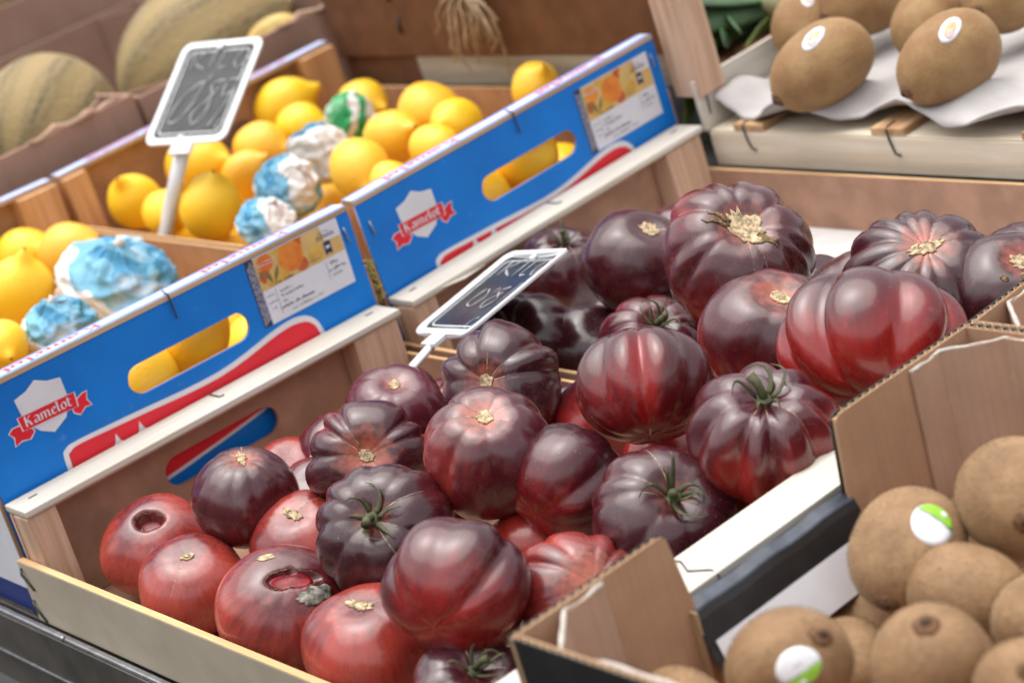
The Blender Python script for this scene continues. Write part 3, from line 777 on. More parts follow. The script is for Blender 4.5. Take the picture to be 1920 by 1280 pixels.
# leeks: one lies on the crate with its root tuft hanging over the front, others stand to the right
def leek(name, label, frame, base, tip, r, seed, leaves=True, roots=True):
    base = Vector(base); tip = Vector(tip); rnd = random.Random(seed)
    t = thing(name, label, 'leek', frame, base, group='leeks in the back row')
    d = (tip - base); L = d.length; dn = d.normalized(); s = dn.orthogonal().normalized(); w = dn.cross(s)
    pts = [dn * (L * .55 * i / 8) for i in range(9)]
    part(t, 'stalk', MB().tube(pts, [r * .9, r * 1.15, r * 1.05, r, r, r, r * 1.02, r * 1.05, r * 1.1], 14).mesh(smooth=True), M['leek_white'])
    if leaves:
        for k in range(7):
            a = k * 2.4 + rnd.random(); o = s * math.cos(a) + w * math.sin(a)
            p = [dn * (L * (.45 + .55 * q / 8)) + o * (r * .6 + (.012 + .05 * (k / 7)) * (q / 8) ** 1.6) - Vector((0, 0, .05)) * (q / 8) ** 3 * (k % 3) for q in range(9)]
            part(t, 'leaf', MB().tube(p, [r * .7, r * .95, r * 1.05, r * 1.05, r, r * .9, r * .75, r * .5, r * .12], 8, .22, o).mesh(smooth=True), M['leek_green'] if k % 3 else M['leek_dark'])
    if roots:
        for k in range(26):
            a = rnd.uniform(0, 6.28); q = (s * math.cos(a) + w * math.sin(a)) * rnd.uniform(0, r * .8)
            l = rnd.choice((.02, .03, .045, .06, .08)) * rnd.uniform(.8, 1.1)
            b = -dn * .012 + Vector((rnd.uniform(-.01, .01), rnd.uniform(-.05, .03), 0))
            p = [q, q + b * .6 + Vector((0, 0, -.004)), q + b + Vector((0, 0, -l * .4)), q + b * 1.1 + Vector((rnd.uniform(-.004, .004), rnd.uniform(-.006, .006), -l * .75)), q + b * 1.05 + Vector((0, rnd.uniform(-.012, .012), -l))]
            part(t, 'root', MB().tube(p, [.0016, .0017, .0015, .0012, .0007], 6).mesh(smooth=True), M['root'])
    return t
G_UP = F2.inverted().to_3x3() @ Vector((0, 0, 1))
leek('leek', 'leek lying over the brown crate with its pale roots hanging down', F2, (.812, .292, .146), (1.35, .38, .52), .018, 4, False)
leek('leek', 'leek with pale stalk at the top, right of the light wooden post', F2, (.992, -.022, .062), (1.02, .26, .064), .019, 8, True, False)
leek('leek', 'leek with broad green leaves lying behind the kiwi tray side', F2, (1.17, -.02, .050), (.865, .06, .052), .016, 11, True, False)
leek('leek', 'leek lying deepest in the shade below the other green leaves', F2, (1.15, .22, .050), (.87, .0, .045), .016, 15, True, False)

# ------------------------------------------------------------------ cardboard cartons
def flute_strip(p0, p1, th, up, n, amp=.0012):
    """corrugated core seen on a cut edge: a wave band between p0 and p1"""
    p0 = Vector(p0); p1 = Vector(p1); d = (p1 - p0); dn = d.normalized(); up = Vector(up); s = dn.cross(up).normalized()
    v = []; f = []
    for i in range(n * 4 + 1):
        t = i / (n * 4); a = math.sin(i * math.pi / 2) * th * .42
        c = p0 + d * t + s * a
        for q, z in ((-.00035, 0), (.00035, 0), (.00035, -.004), (-.00035, -.004)): v.append(c + s * q + up * z)
    for i in range(n * 4):
        for k in range(4):
            a = i * 4 + k; b = i * 4 + (k + 1) % 4; f.append((a, b, b + 4, a + 4))
    return mesh(v, f)

def kiwi_carton(label, frame, loc, H=.060):
    """brown carton, black outside: tall corners with folded corner posts, low middle"""
    t = thing('kiwi_carton', label, 'carton', frame, loc, group='kiwi cartons on the right')
    L = .402; D = .56; B = -.1085; th = .0052
    # left wall (y from 0 to -th): outline in x-z, low in the middle
    n = 7
    def arc(cx, cz, r, a0, a1): return [(cx + r * math.cos(R_(a0 + (a1 - a0) * i / n)), cz + r * math.sin(R_(a0 + (a1 - a0) * i / n))) for i in range(n + 1)]
    ol = [(0, B), (L, B), (L, H)] + arc(.2725, H - .006, .006, 90, 180) + [(.262, .004), (.126, .004)] + arc(.112, H - .006, .006, 0, 90) + [(0, H)]
    for (ya, yb, mt, nm) in ((0, -.0009, 'carton_black', 'outer_liner'), (-.0044, -th, 'cardboard', 'inner_liner')):
        part(t, nm, MB().prism(ol, 1, yb, ya).mesh(), M[mt])
    core = [(.0006, B), (L - .0006, B), (L - .0006, H - .0025), (.268, H - .0025), (.264, .001), (.124, .001), (.116, H - .0025), (.0006, H - .0025)]
    part(t, 'core', MB().prism(core, 1, -.0043, -.0010).mesh(), M['flute'])
    for x0, x1 in ((.0, .112), (.2725, L)):
        part(t, 'flute', flute_strip((x0, -.00265, H - .0002), (x1, -.00265, H - .0002), .0034, (0, 0, 1), int((x1 - x0) / .0065)), M['flute'])
    # printed flap folded inwards over the low middle
    x0, x1 = .1195, .2655
    v = []; f = []
    prof = [(.0025, -.006), (.0024, .0050), (.0020, .0085), (.0008, .0098), (-.0058, .0066)]
    fl = MB()
    def fold(pr, name, mt, xa, xb):
        v = []; f = []; th_ = .0009
        rows = pr + [(p[0] - th_ * (1 if i > 2 else -.2), p[1] - th_ * 1.1) for i, p in reversed(list(enumerate(pr)))]
        k = len(rows)
        m_ = 10
        for i in range(m_ + 1):
            x = xa + (xb - xa) * i / m_
            for (y, z) in rows: v.append((x, y, z + .0007 * math.sin(i * 1.7)))
        for i in range(m_):
            for j in range(k):
                a = i * k + j; b = i * k + (j + 1) % k; f.append((a, b, b + k, a + k))
        f.append(tuple(range(k))[::-1]); f.append(tuple(m_ * k + j for j in range(k)))
        me = mesh(v, f, False)
        return part(t, name, me, M[mt])
    fold(prof, 'flap_fold', 'carton_black_lit', x0, x1)  # grey-blue highlight on the black fold is put into its colour
    fold([(-.0059, .0064), (-.0088, .0005), (-.0125, -.0105), (-.0165, -.022), (-.0225, -.038)], 'flap', 'carton_black', x0, x1)
    part(t, 'flap_print', MB().prism([(-.0148, -.0125), (-.0172, -.0190), (-.0184, -.0222), (-.0248, -.0395), (-.0244, -.0397), (-.0180, -.0224), (-.0168, -.0192), (-.0144, -.0127)], 0, x0 + .006, x1 - .006).mesh(), M['white_print'])
    part(t, 'flap_core', MB().box(x0, x0 + .0012, -.0112, .0, -.034, .008).mesh(), M['flute'])
    # end walls
    for x_in, x_out in ((th, 0), (L - th, L)):
        a, b = min(x_in, x_out), max(x_in, x_out)
        s_ = 1 if x_out == 0 else -1
        part(t, 'end_wall', MB().box(*sorted((x_out, x_out + s_ * .0009)), -D, -.0053, B, H).mesh(), M['carton_black'])
        part(t, 'end_wall', MB().box(*sorted((x_in, x_in - s_ * .0009)), -D, -.0053, B, H - .0005).mesh(), M['cardboard'])
        part(t, 'core', MB().box(*sorted((x_out + s_ * .0010, x_in - s_ * .0010)), -D, -.0053, B, H - .0025).mesh(), M['flute'])
        xm = (x_in + x_out) / 2
        part(t, 'flute', flute_strip((xm, -.006, H - .0002), (xm, -D, H - .0002), .0034, (0, 0, 1), int(D / .0065)), M['flute'])
        # folded corner liner: follows both walls and cuts the corner with a small hollow
        hh = H - .0035; g_ = .030; e_ = .060; tk = .0026
        y0_ = -th - .0003; x0_ = x_in + s_ * .0003
        pl = [(x0_ + s_ * e_, y0_), (x0_ + s_ * g_, y0_), (x0_, y0_ - g_), (x0_, y0_ - e_)]
        q_ = [(x0_ + s_ * e_, y0_ - tk), (x0_ + s_ * (g_ + tk * .4), y0_ - tk), (x0_ + s_ * tk, y0_ - g_ - tk * .4), (x0_ + s_ * tk, y0_ - e_)]
        part(t, 'corner_post', MB().prism(pl + q_[::-1], 2, B + .002, hh).mesh(.0004), M['cardboard_pale'])
        rr = random.Random(int(x_out * 100) + 2); mid = [Vector(((a[0] + b[0]) / 2, (a[1] + b[1]) / 2, hh)) for a, b in zip(pl, q_)]
        pts = []
        for a, b in zip(mid[:-1], mid[1:]):
            pts += [a.lerp(b, i / 5) for i in range(5)]
        pts.append(mid[-1])
        part(t, 'torn_edge', MB().tube([p_ + Vector((0, 0, rr.uniform(-.0004, .0010))) for p_ in pts], [rr.choice((.0004, .0009, .0014, .0018)) for p_ in pts], 7).mesh(smooth=True), M['torn_paper'])
        part(t, 'torn_edge', MB().tube([(x_in + s_ * .001, -th - .064 - i * .012, H - .001 + .0005 * math.sin(i * 2)) for i in range(7)], [.0012, .0016, .0018, .0014, .0016, .0012, .0006], 7).mesh(smooth=True), M['torn_paper'])
    part(t, 'right_wall', MB().box(.001, L - .001, -D - th, -D - .0002, B, H).mesh(), M['cardboard'])
    part(t, 'bottom', MB().box(.001, L - .001, -D, -.0055, B, B + .004).mesh(), M['cardboard'])
    return t
cart1 = kiwi_carton('nearest brown carton of kiwis with black folded flap and torn corner', F1, (-.020, -.6945, 0))
cart2 = kiwi_carton('second kiwi carton at the right edge, only its corrugated corner showing', F2, (.386, -.6945, 0))

def melon_carton(label, frame, loc, L, D, H, seed):
    t = thing('melon_carton', label, 'carton', frame, loc, group='brown melon cartons')
    B = -.108; th = .006; rnd = random.Random(seed)
    def wall(x0, x1, y0, y1, name):
        part(t, name, MB().box(x0, x1, y0, y1, B, H).mesh(.001), M['cardboard_melon'])
    wall(0, L, 0, th, 'near_wall'); wall(0, L, D - th, D, 'far_wall'); wall(0, th, th + .0002, D - th - .0002, 'end_wall'); wall(L - th, L, th + .0002, D - th - .0002, 'end_wall')
    part(t, 'bottom', MB().box(th, L - th, th, D - th, B - .0005, B + .004).mesh(), M['cardboard_melon'])
    for (cx, cy, sx, sy) in ((0, 0, 1, 1), (L, 0, -1, 1), (0, D, 1, -1), (L, D, -1, -1)):
        a = (cx + sx * .07, cy + sy * (th + .0003)); b = (cx + sx * (th + .0003), cy + sy * .07); c = (cx + sx * (th + .003), cy + sy * .073); d = (cx + sx * .073, cy + sy * (th + .003))
        part(t, 'corner_post', MB().prism([a, b, c, d], 2, B + .005, H - .003).mesh(), M['cardboard_melon'])
    m = MB()
    p = [Vector((L - .02 - i * .014, th * .5 + .004 * math.sin(i * 1.3), H + .0005 + .0022 * math.sin(i * 2.1 + seed))) for i in range(10)]
    m.tube(p, [.002, .004, .003, .005, .003, .004, .005, .003, .003, .001], 7)
    part(t, 'torn_edge', m.mesh(smooth=True), M['cardboard_pale'])
    return t
melon_carton('brown carton with a netted melon at the far left edge', F2, (.165, .632, 0), .395, .60, .132, 1)
melon_carton('brown carton with the big netted melon behind the price sign', F2, (.566, .632, 0), .355, .60, .125, 2)
melon_carton('brown carton farthest away at the top left corner', F2, (.66, 1.245, 0), .45, .5, .19, 4)

# ------------------------------------------------------------------ fruit builders
def basis(zdir, xhint):
    z = Vector(zdir).normalized(); x = Vector(xhint); x = (x - z * x.dot(z))
    if x.length < 1e-4: x = z.orthogonal()
    x.normalize(); y = z.cross(x)
    return Matrix(((x.x, y.x, z.x, 0), (x.y, y.y, z.y, 0), (x.z, y.z, z.z, 0), (0, 0, 0, 1)))
RIGHT = {1: (.7269, -.6322, -.2681), 2: (.7143, -.6322, -.3001)}      # along the width of the heap
FR = {1: F1, 2: F2}

def sphere_grid(P, nu, nv):
    """mesh from a function P(theta, phi) -> Vector"""
    v = [P(0.0, 0.0)]; f = []
    for i in range(1, nv):
        for j in range(nu): v.append(P(math.pi * i / nv, 2 * math.pi * j / nu))
    v.append(P(math.pi, 0.0))
    for j in range(nu): f.append((0, 1 + j, 1 + (j + 1) % nu))
    for i in range(nv - 2):
        for j in range(nu):
            a = 1 + i * nu + j; b = 1 + i * nu + (j + 1) % nu; f.append((a, a + nu, b + nu, b))
    e = len(v) - 1; s0 = 1 + (nv - 2) * nu
    for j in range(nu): f.append((s0 + j, e, s0 + (j + 1) % nu))
    return v, f

def surf_patch(P, d, rx, ry, roll, lift, rings=5, n=24, jag=0.0, seed=0, cut=None, dome=0.0, thick=.0006):
    """thin patch lying on the surface P around direction d (local)"""
    rnd = random.Random(seed); B = basis(d, (.3, .2, 1) if abs(Vector(d).normalized().z) < .9 else (1, 0, 0))
    jj = [1 + rnd.uniform(-jag, jag) for _ in range(n)]
    v = []; f = []
    def pt(a, q, k):
        x = rx * q * math.cos(a); y = ry * q * math.sin(a)
        if cut is not None: x, y = cut(x, y)
        c, s = math.cos(roll), math.sin(roll)
        w = B @ Vector((x * c - y * s, x * s + y * c, 1.0)); w.normalize()
        th = math.acos(max(-1, min(1, w.z))); ph = math.atan2(w.y, w.x) % (2 * math.pi)
        p = P(th, ph)
        return p + w * (lift * (1 if k < rings else 0) + dome * (1 - q * q) - (thick if k >= rings else 0))
    v.append(pt(0, 0, 0))
    for k in range(1, rings + 2):
        q = min(k, rings) / rings
        for j in range(n): v.append(pt(2 * math.pi * j / n, q * (jj[j] if k >= rings - 1 else 1), k - 1 if k <= rings else rings))
    for j in range(n): f.append((0, 1 + j, 1 + (j + 1) % n))
    for k in range(rings):
        for j in range(n):
            a = 1 + k * n + j; b = 1 + k * n + (j + 1) % n; f.append((a, a + n, b + n, b))
    return mesh(v, f, True)

SPECIAL = {  # hand-set folds (angle round the stem, depth, width) of the big fruits seen from the side
    8: [(5.35, 1.15, .16), (4.55, .55, .22), (3.7, .7, .22), (2.4, .9, .3), (1.2, .9, .3), (.2, .8, .3)],
    13: [(4.62, 1.7, .13), (5.35, .8, .22), (3.95, .9, .22), (3.2, .8, .25), (6.1, .8, .25), (1.4, .9, .3), (2.3, .9, .3)],
    17: [(3.95, 1.25, .15), (4.85, .75, .16), (5.55, 1.2, .15), (6.1, .9, .2), (3.2, .9, .2), (1.2, .9, .3), (2.2, .9, .3)],
    12: [(3.5, 1.1, .14), (3.05, .9, .14), (5.4, 1.0, .2), (4.5, .5, .3), (1.0, .9, .3), (2.0, .9, .3), (6.1, .8, .2)],
    15: [(4.25, 1.2, .17), (4.75, .9, .12), (5.5, .8, .18), (3.5, .6, .2), (2.8, .8, .2), (2.0, .9, .25), (1.2, .8, .2), (.5, 1.2, .2), (6.1, .7, .2)],
}
def make_tomato(i, row, pos, D, stem, asp, n, rib, dark, glow, pale, kind, sx, sy, label):
    rnd = random.Random(100 + i)
    t = thing('tomato', label, 'tomato', FR[row], pos, basis(stem, RIGHT[row]), 'dark ribbed tomatoes in the two crates')
    R = D / 2; w0 = .47 * math.pi / n
    gs = []
    a = rnd.uniform(0, 6.28)
    for k in range(n):
        a += 2 * math.pi / n * rnd.uniform(.55, 1.45); gs.append((a, rnd.choice((.75, .9, 1.1) if kind == 'none' else (.2, .45, .7, .9, 1.0)) * rnd.uniform(.8, 1.1), w0 * rnd.uniform(.6, 1.2)))
    gs = [(g[0] % (2 * math.pi), g[1], g[2]) for g in gs]
    gs = SPECIAL.get(i, gs)
    har = [(rnd.randint(1, 5), rnd.uniform(0, 6.28), rnd.uniform(.008, .032), rnd.uniform(0, 6.28)) for _ in range(6)]
    sq = rnd.uniform(.88, .98)
    dep = {'none': .10, 'hole': .05, 'wound': .03, 'scar_s': .07, 'scar_l': .10}.get(kind, .14 + rib * .7)
    def gv(ph, wide=1.0):
        g = 0
        for (ga, gd, gw) in gs:
            d = abs((ph - ga + math.pi) % (2 * math.pi) - math.pi) / (gw * wide)
            if d < 3: g = max(g, gd * math.exp(-abs(d) ** 1.35))
        return g
    def hr(ph):
        if kind == 'hole': return .20 / math.sqrt((math.cos(ph) / 1.15) ** 2 + (math.sin(ph) / .85) ** 2) * (1 + .05 * math.sin(3 * ph + 1) + .02 * math.sin(7 * ph))
        return .34 / math.sqrt(math.cos(ph - .25) ** 2 + (math.sin(ph - .25) / .34) ** 2) * (1 + .10 * math.sin(3 * ph + 2) + .08 * math.sin(5 * ph))
    def P(th, ph):
        s, c = math.sin(th), math.cos(th)
        env = (s ** .6 if s > 0 else 0) * (.62 if kind == 'none' else .26 + .74 * math.exp(-((th - .85) / .85) ** 2))
        r = 1 - rib * 1.9 * gv(ph) * env + rib * .35 * env
        for (k, p0, am, p1) in har: r += am * math.sin(k * ph + p0) * s * math.sin(th * 1.3 + p1)
        x = R * sx * r * (s ** sq if s > 0 else 0) * math.cos(ph); y = R * sy * r * (s ** sq if s > 0 else 0) * math.sin(ph)
        z = R * asp * c * (1 - .5 * rib * gv(ph) * env)
        z -= R * dep * math.exp(-(th / .34) ** 2)
        z += R * .06 * math.exp(-((math.pi - th) / .3) ** 2)
        if kind == 'hole': z -= R * .26 * math.exp(-min(40, (th / hr(ph)) ** 6))
        if kind == 'wound':
            z -= R * .13 * math.exp(-min(40, (th / hr(ph)) ** 6))
        return Vector((x, y, z))
    big = D > .078 and i < 37
    nu, nv = (104, 64) if big else (64, 40)
    v, f = sphere_grid(P, nu, nv)
    me = mesh(v, f, True)
    pol = [0.0]; gro = [0.0]; lon = [(0, 0, 0)]; cle = [0.0]
    for k in range(1, nv):
        th = math.pi * k / nv; e = math.sin(th) ** .6 * (.15 + .85 * math.exp(-((th - .7) / .7) ** 2))
        for j in range(nu):
            ph = 2 * math.pi * j / nu
            cle.append(gv(ph, 2.2) * math.sin(th) * min(1, rib / .09) * (.45 + .55 * math.sin(3 * ph + i)))
            pol.append(k / nv); gro.append(gv(ph, .22) * e * min(1, rib / .05)); lon.append((math.cos(ph) * min(1, th * 1.5), math.sin(ph) * min(1, th * 1.5), th))
    pol.append(1.0); cle.append(0.0); gro.append(0.0); lon.append((0, 0, math.pi))
    me.attributes.new('polar', 'FLOAT', 'POINT').data.foreach_set('value', pol)
    me.attributes.new('cleft', 'FLOAT', 'POINT').data.foreach_set('value', cle)
    me.attributes.new('groove', 'FLOAT', 'POINT').data.foreach_set('value', gro)
    me.attributes.new('lonv', 'FLOAT_VECTOR', 'POINT').data.foreach_set('vector', [c for q in lon for c in q])
    b = part(t, 'body', me, M['tomato_skin'])
    b['dark'] = float(dark); b['glow'] = float(glow); b['pale'] = float(pale)
    up = (0, 0, 1)
    if kind.startswith('scar'):
        rx, ry = {'scar': (.115, .10), 'scar_s': (.10, .06), 'scar_l': (.20, .075), 'scar_b': (.24, .17), 'scar_star': (.15, .14)}[kind]
        sc = part(t, 'stem_scar', surf_patch(P, up, rx, ry, rnd.uniform(0, 3), .0009, 5, 30, .34 if kind in ('scar_star', 'scar_l', 'scar_b') else .16, i), M['cork'])
        p0 = P(0, 0) + Vector((0, 0, .0008))
        m = MB(); k = 9
        rr = rx * R * .55
        m.tube([p0 + Vector((rr * math.cos(2 * math.pi * q / k), rr * .8 * math.sin(2 * math.pi * q / k), rnd.uniform(-.0004, .0005))) for q in range(k + 1)], [rnd.uniform(.0001, .0006) for _ in range(k + 1)], 6)
        part(sc, 'scar_rim', m.mesh(smooth=True), M['cork_dark'] if kind in ('scar_s', 'scar_l') else M['cork'])
        if kind == 'scar_b':
            for q in range(4):
                an = rnd.uniform(0, 6.28); pts = []
                for e in range(6):
                    th = .16 + e * .075; pts.append(P(th, an + .05 * math.sin(e * 2)) + Vector((0, 0, .0006)))
                part(sc, 'scar_crack', MB().tube(pts, [.0022, .0018, .0020, .0014, .0010, .0004], 6, .4, (0, 0, 1)).mesh(smooth=True), M['cork_dark'])
        # fine corky lines running down a few grooves
        for (ga, gd, gw) in gs[:3 if rib > .05 else 1]:
            pts = [P(.14 + e * .10, ga) - Vector((0, 0, .0002)) for e in range(9)]
            part(t, 'groove_line', MB().tube(pts, [.0006, .0005, .0004, .0004, .0003, .0003, .0003, .0002, .0001], 5).mesh(smooth=True), M['cork'])
    elif kind == 'calyx':
        p0 = P(0, 0)
        h = R * rnd.uniform(.26, .42); bx, by = rnd.uniform(-.6, .6), rnd.uniform(-.6, .6)
        cx = part(t, 'calyx', MB().tube([p0 + Vector((0, 0, -.001)), p0 + Vector((0, 0, .0012)), p0 + Vector((0, 0, .0026)), p0 + Vector((0, 0, .0036))], [R * .12, R * .115, R * .09, R * .05], 12).mesh(smooth=True), M['calyx'])
        part(cx, 'stem', MB().tube([p0 + Vector((0, 0, .002)), p0 + Vector((bx * h * .15, by * h * .15, h * .45)), p0 + Vector((bx * h * .5, by * h * .5, h * .8)), p0 + Vector((bx * h * .95, by * h * .95, h * .95))], [R * .062, R * .055, R * .06, R * .075], 9).mesh(smooth=True), M['calyx'])
        ns = rnd.randint(6, 8)
        for k in range(ns):
            an = 2 * math.pi * k / ns + rnd.uniform(-.3, .3); Ls = rnd.uniform(.20, .48); lift = rnd.uniform(.02, .26); tw = rnd.uniform(-1.1, 1.1)
            pts = []; m_ = 8
            for e in range(m_):
                q = e / (m_ - 1); th = .07 + q * Ls; aa = an + tw * q * q
                s_ = P(th, aa); pts.append(s_ + Vector((0, 0, .0012 + R * lift * math.sin(q * 2.6) * (.6 + q))) )
            part(cx, 'sepal', MB().tube(pts, [R * .030, R * .040, R * .036, R * .030, R * .024, R * .018, R * .012, R * .006], 7, .35, (0, 0, 1)).mesh(smooth=True), M['calyx'])
        for (ga, gd, gw) in gs[:3]:
            pts = [P(.2 + e * .10, ga) - Vector((0, 0, .0001)) for e in range(9)]
            part(t, 'groove_line', MB().tube(pts, [.0004, .0004, .0004, .0003, .0003, .0003, .0002, .0002, .0001], 5).mesh(smooth=True), M['cork'])
    elif kind == 'hole':
        pts = [P(hr(a) * (1.10 + .05 * math.sin(a * 6)), a) + Vector((0, 0, .0002)) for a in [2 * math.pi * q / 40 for q in range(41)]]
        part(t, 'hole_rim', MB().tube(pts, [.0001 + .0005 * rnd.random() ** 2 for _ in pts], 6).mesh(smooth=True), M['cork_dark'])
        part(t, 'hole_flesh', surf_patch(P, up, .17, .12, 0, .0004, 5, 24), M['flesh_red'])
    elif kind == 'wound':
        pts = []
        for q in range(33):
            a = 2 * math.pi * q / 32; pts.append(P(hr(a) * (1.12 + .1 * rnd.random()), a) + Vector((0, 0, .0002)))
        part(t, 'wound_rim', MB().tube(pts, [.0001 + .0008 * rnd.random() ** 3 for _ in pts], 6).mesh(smooth=True), M['cork_dark'])
        part(t, 'wound_flesh', surf_patch(P, up, .29, .10, .25, .0008, 5, 24, dome=.0010), M['flesh_red'])
        part(t, 'mould_patch', surf_patch(P, (.36, -.20, 1), .26, .13, .5, .0012, 5, 26, .22, 3, dome=.0012), M['rot'])
        part(t, 'pale_spot', surf_patch(P, (-.42, .40, 1), .13, .07, .2, .0006, 4, 20, .15, 5), M['cork'])
    if i == 25:
        B3 = basis(stem, RIGHT[row]).inverted()
        for (q, s_) in (((-.60, -.55, .72), .075), ((-.30, -.72, .66), .09)):
            d = B3.to_3x3() @ Vector(q)
            part(t, 'tan_spot', surf_patch(P, d, s_ * .8, s_, .2, .0003, 4, 18, .08, 7), M['cork_dark'])
    return t

def make_lemon(i, row, pos, w, axis, el, tint, label, group='lemons in the blue boxes', name='lemon'):
    rnd = random.Random(500 + i); r = w / 2 / (el ** .5); a = r * el
    t = thing(name, label, 'lemon', FR[row], pos, basis(axis, (.2, .1, 1)), group)
    ph0 = rnd.uniform(0, 6.28); nip = rnd.uniform(.12, .2)
    def P(th, ph):
        s, c = math.sin(th), math.cos(th)
        k = 1 + .025 * math.sin(2 * ph + ph0) + .02 * math.sin(3 * ph + ph0 * 2 + th * 2)
        z = a * c + r * nip * 1.9 * math.exp(-(th / .20) ** 2) + r * .06 * math.exp(-(th / .5) ** 2) - r * nip * .6 * math.exp(-((math.pi - th) / .22) ** 2)
        return Vector((r * k * s ** .97 * math.cos(ph) if s > 0 else 0, r * k * s ** .97 * math.sin(ph) if s > 0 else 0, z))
    v, f = sphere_grid(P, 40, 32)
    b = part(t, 'body', mesh(v, f, True), M['lemon_peel']); b['tint'] = float(tint)
    part(t, 'stem_button', surf_patch(P, (0, 0, -1), .11, .10, 0, .0008, 3, 12, .15, i), M['cork_dark'])
    part(t, 'tip_mark', surf_patch(P, (0, 0, 1), .05, .05, 0, .0004, 3, 10, .2, i), M['cork_dark'])
    return t

def make_wrapped(i, row, pos, w, axis, asp, mat, label):
    r = w / 2; wide = 1.0
    t = thing('wrapped_fruit', label, 'wrapped fruit', FR[row], pos, basis(axis, RIGHT[row]), 'fruit wrapped in printed tissue')
    sd = Vector((i * 3.1, i * 1.7, i * 5.3)); rr = random.Random(i)
    fold = [(rr.uniform(0, 6.28), rr.uniform(.6, 1.6), rr.uniform(.10, .2)) for _ in range(9)]
    def P(th, ph):
        s, c = math.sin(th), math.cos(th)
        d = Vector((s * math.cos(ph), s * math.sin(ph), c))
        n1 = mnoise.noise(d * 2.3 + sd); n2 = abs(mnoise.noise(d * 2.6 + sd * 2)); n3 = abs(mnoise.noise(d * 6 + sd))
        k = 1 + .08 * n1 - .20 * n2 - .06 * n3
        for (fa, fw, fs) in fold:      # creases gathered to the poles
            q = ((ph - fa + .35 * math.sin(th * 2 + fw) + math.pi) % (2 * math.pi) - math.pi) / fs
            k += .035 * math.exp(-q * q) * (.3 + abs(c)) - .03 * math.exp(-(q - 1.2) ** 2) * (.3 + abs(c))
        z = c * asp * k
        return Vector((d.x * k, d.y * k, z + .10 * math.exp(-(th / .25) ** 2))) * r
    v, f = sphere_grid(P, 90, 60)
    part(t, 'paper', mesh(v, f, True), M[mat])
    def T(th, ph):
        return P(th, ph)
    tw = MB(); tip = P(0, 0)
    tw.tube([tip * .94, tip * 1.03 + Vector((.002, 0, 0)), tip * 1.10 + Vector((.005, .003, 0))], [r * .10, r * .06, r * .11], 9)
    part(t, 'paper_twist', tw.mesh(smooth=True), M['paper_white'])
    return t

def sticker(parent, P, d, kind, roll, size):
    if kind == 'gold':
        s = part(parent, 'sticker', surf_patch(P, d, size * 1.25, size * .80, roll, .0005, 4, 28, .03, 3), M['sticker_white'])
        part(s, 'sticker_print', surf_patch(P, d, size * .75, size * .42, roll, .0008, 4, 20), M['sticker_orange'])
        part(s, 'sticker_print', surf_patch(P, d, size * .40, size * .30, roll, .0010, 4, 20, cut=lambda x, y: (x + size * .45, y + size * .12)), M['sticker_pink'])
    else:
        s = part(parent, 'sticker', surf_patch(P, d, size * 1.1, size * .95, roll, .0005, 4, 32), M['sticker_white'])
        def seg(x, y, h=.30):
            # squeeze the disc into the cap beyond a chord
            X = x / (size * 1.06); Y = y / (size * .91)
            yy = h + (Y + 1) / 2 * (1 - h); lim = math.sqrt(max(0, 1 - yy * yy)); l0 = math.sqrt(max(1e-6, 1 - Y * Y))
            return (X / l0 * lim if l0 > .02 else 0) * size * 1.06, (yy - .25 * (1 - abs(X)) * (1 - (yy - h) / (1 - h)) * 0) * size * .91
        part(s, 'sticker_print', surf_patch(P, d, size * 1.05, size * .90, roll, .0007, 8, 40, cut=lambda x, y: seg(x, y, .22)), M['ink_grey'])
        part(s, 'sticker_print', surf_patch(P, d, size * 1.05, size * .90, roll, .0009, 8, 40, cut=lambda x, y: seg(x, y, .30)), M['sticker_green'])
        part(s, 'sticker_print', surf_patch(P, d, size * .18, size * .12, roll, .0012, 3, 14, cut=lambda x, y: (x + size * .25, y + size * .68)), M['sticker_white'])
        B = basis(d, (.3, .2, 1) if abs(Vector(d).normalized().z) < .9 else (1, 0, 0))
        w = Vector(d).normalized(); th = math.acos(max(-1, min(1, w.z))); p = P(th, math.atan2(w.y, w.x) % (2 * math.pi))
        tm = text_mesh('nature', size * .036 / .2 * .030, 0, 0, 'CENTER')
        part(s, 'lettering', tm, M['ink_navy'], Matrix.Translation(p + w * .0013) @ B @ Matrix.Rotation(roll, 4, 'Z') @ Matrix.Translation((0, -size * .006, 0)))
    return s

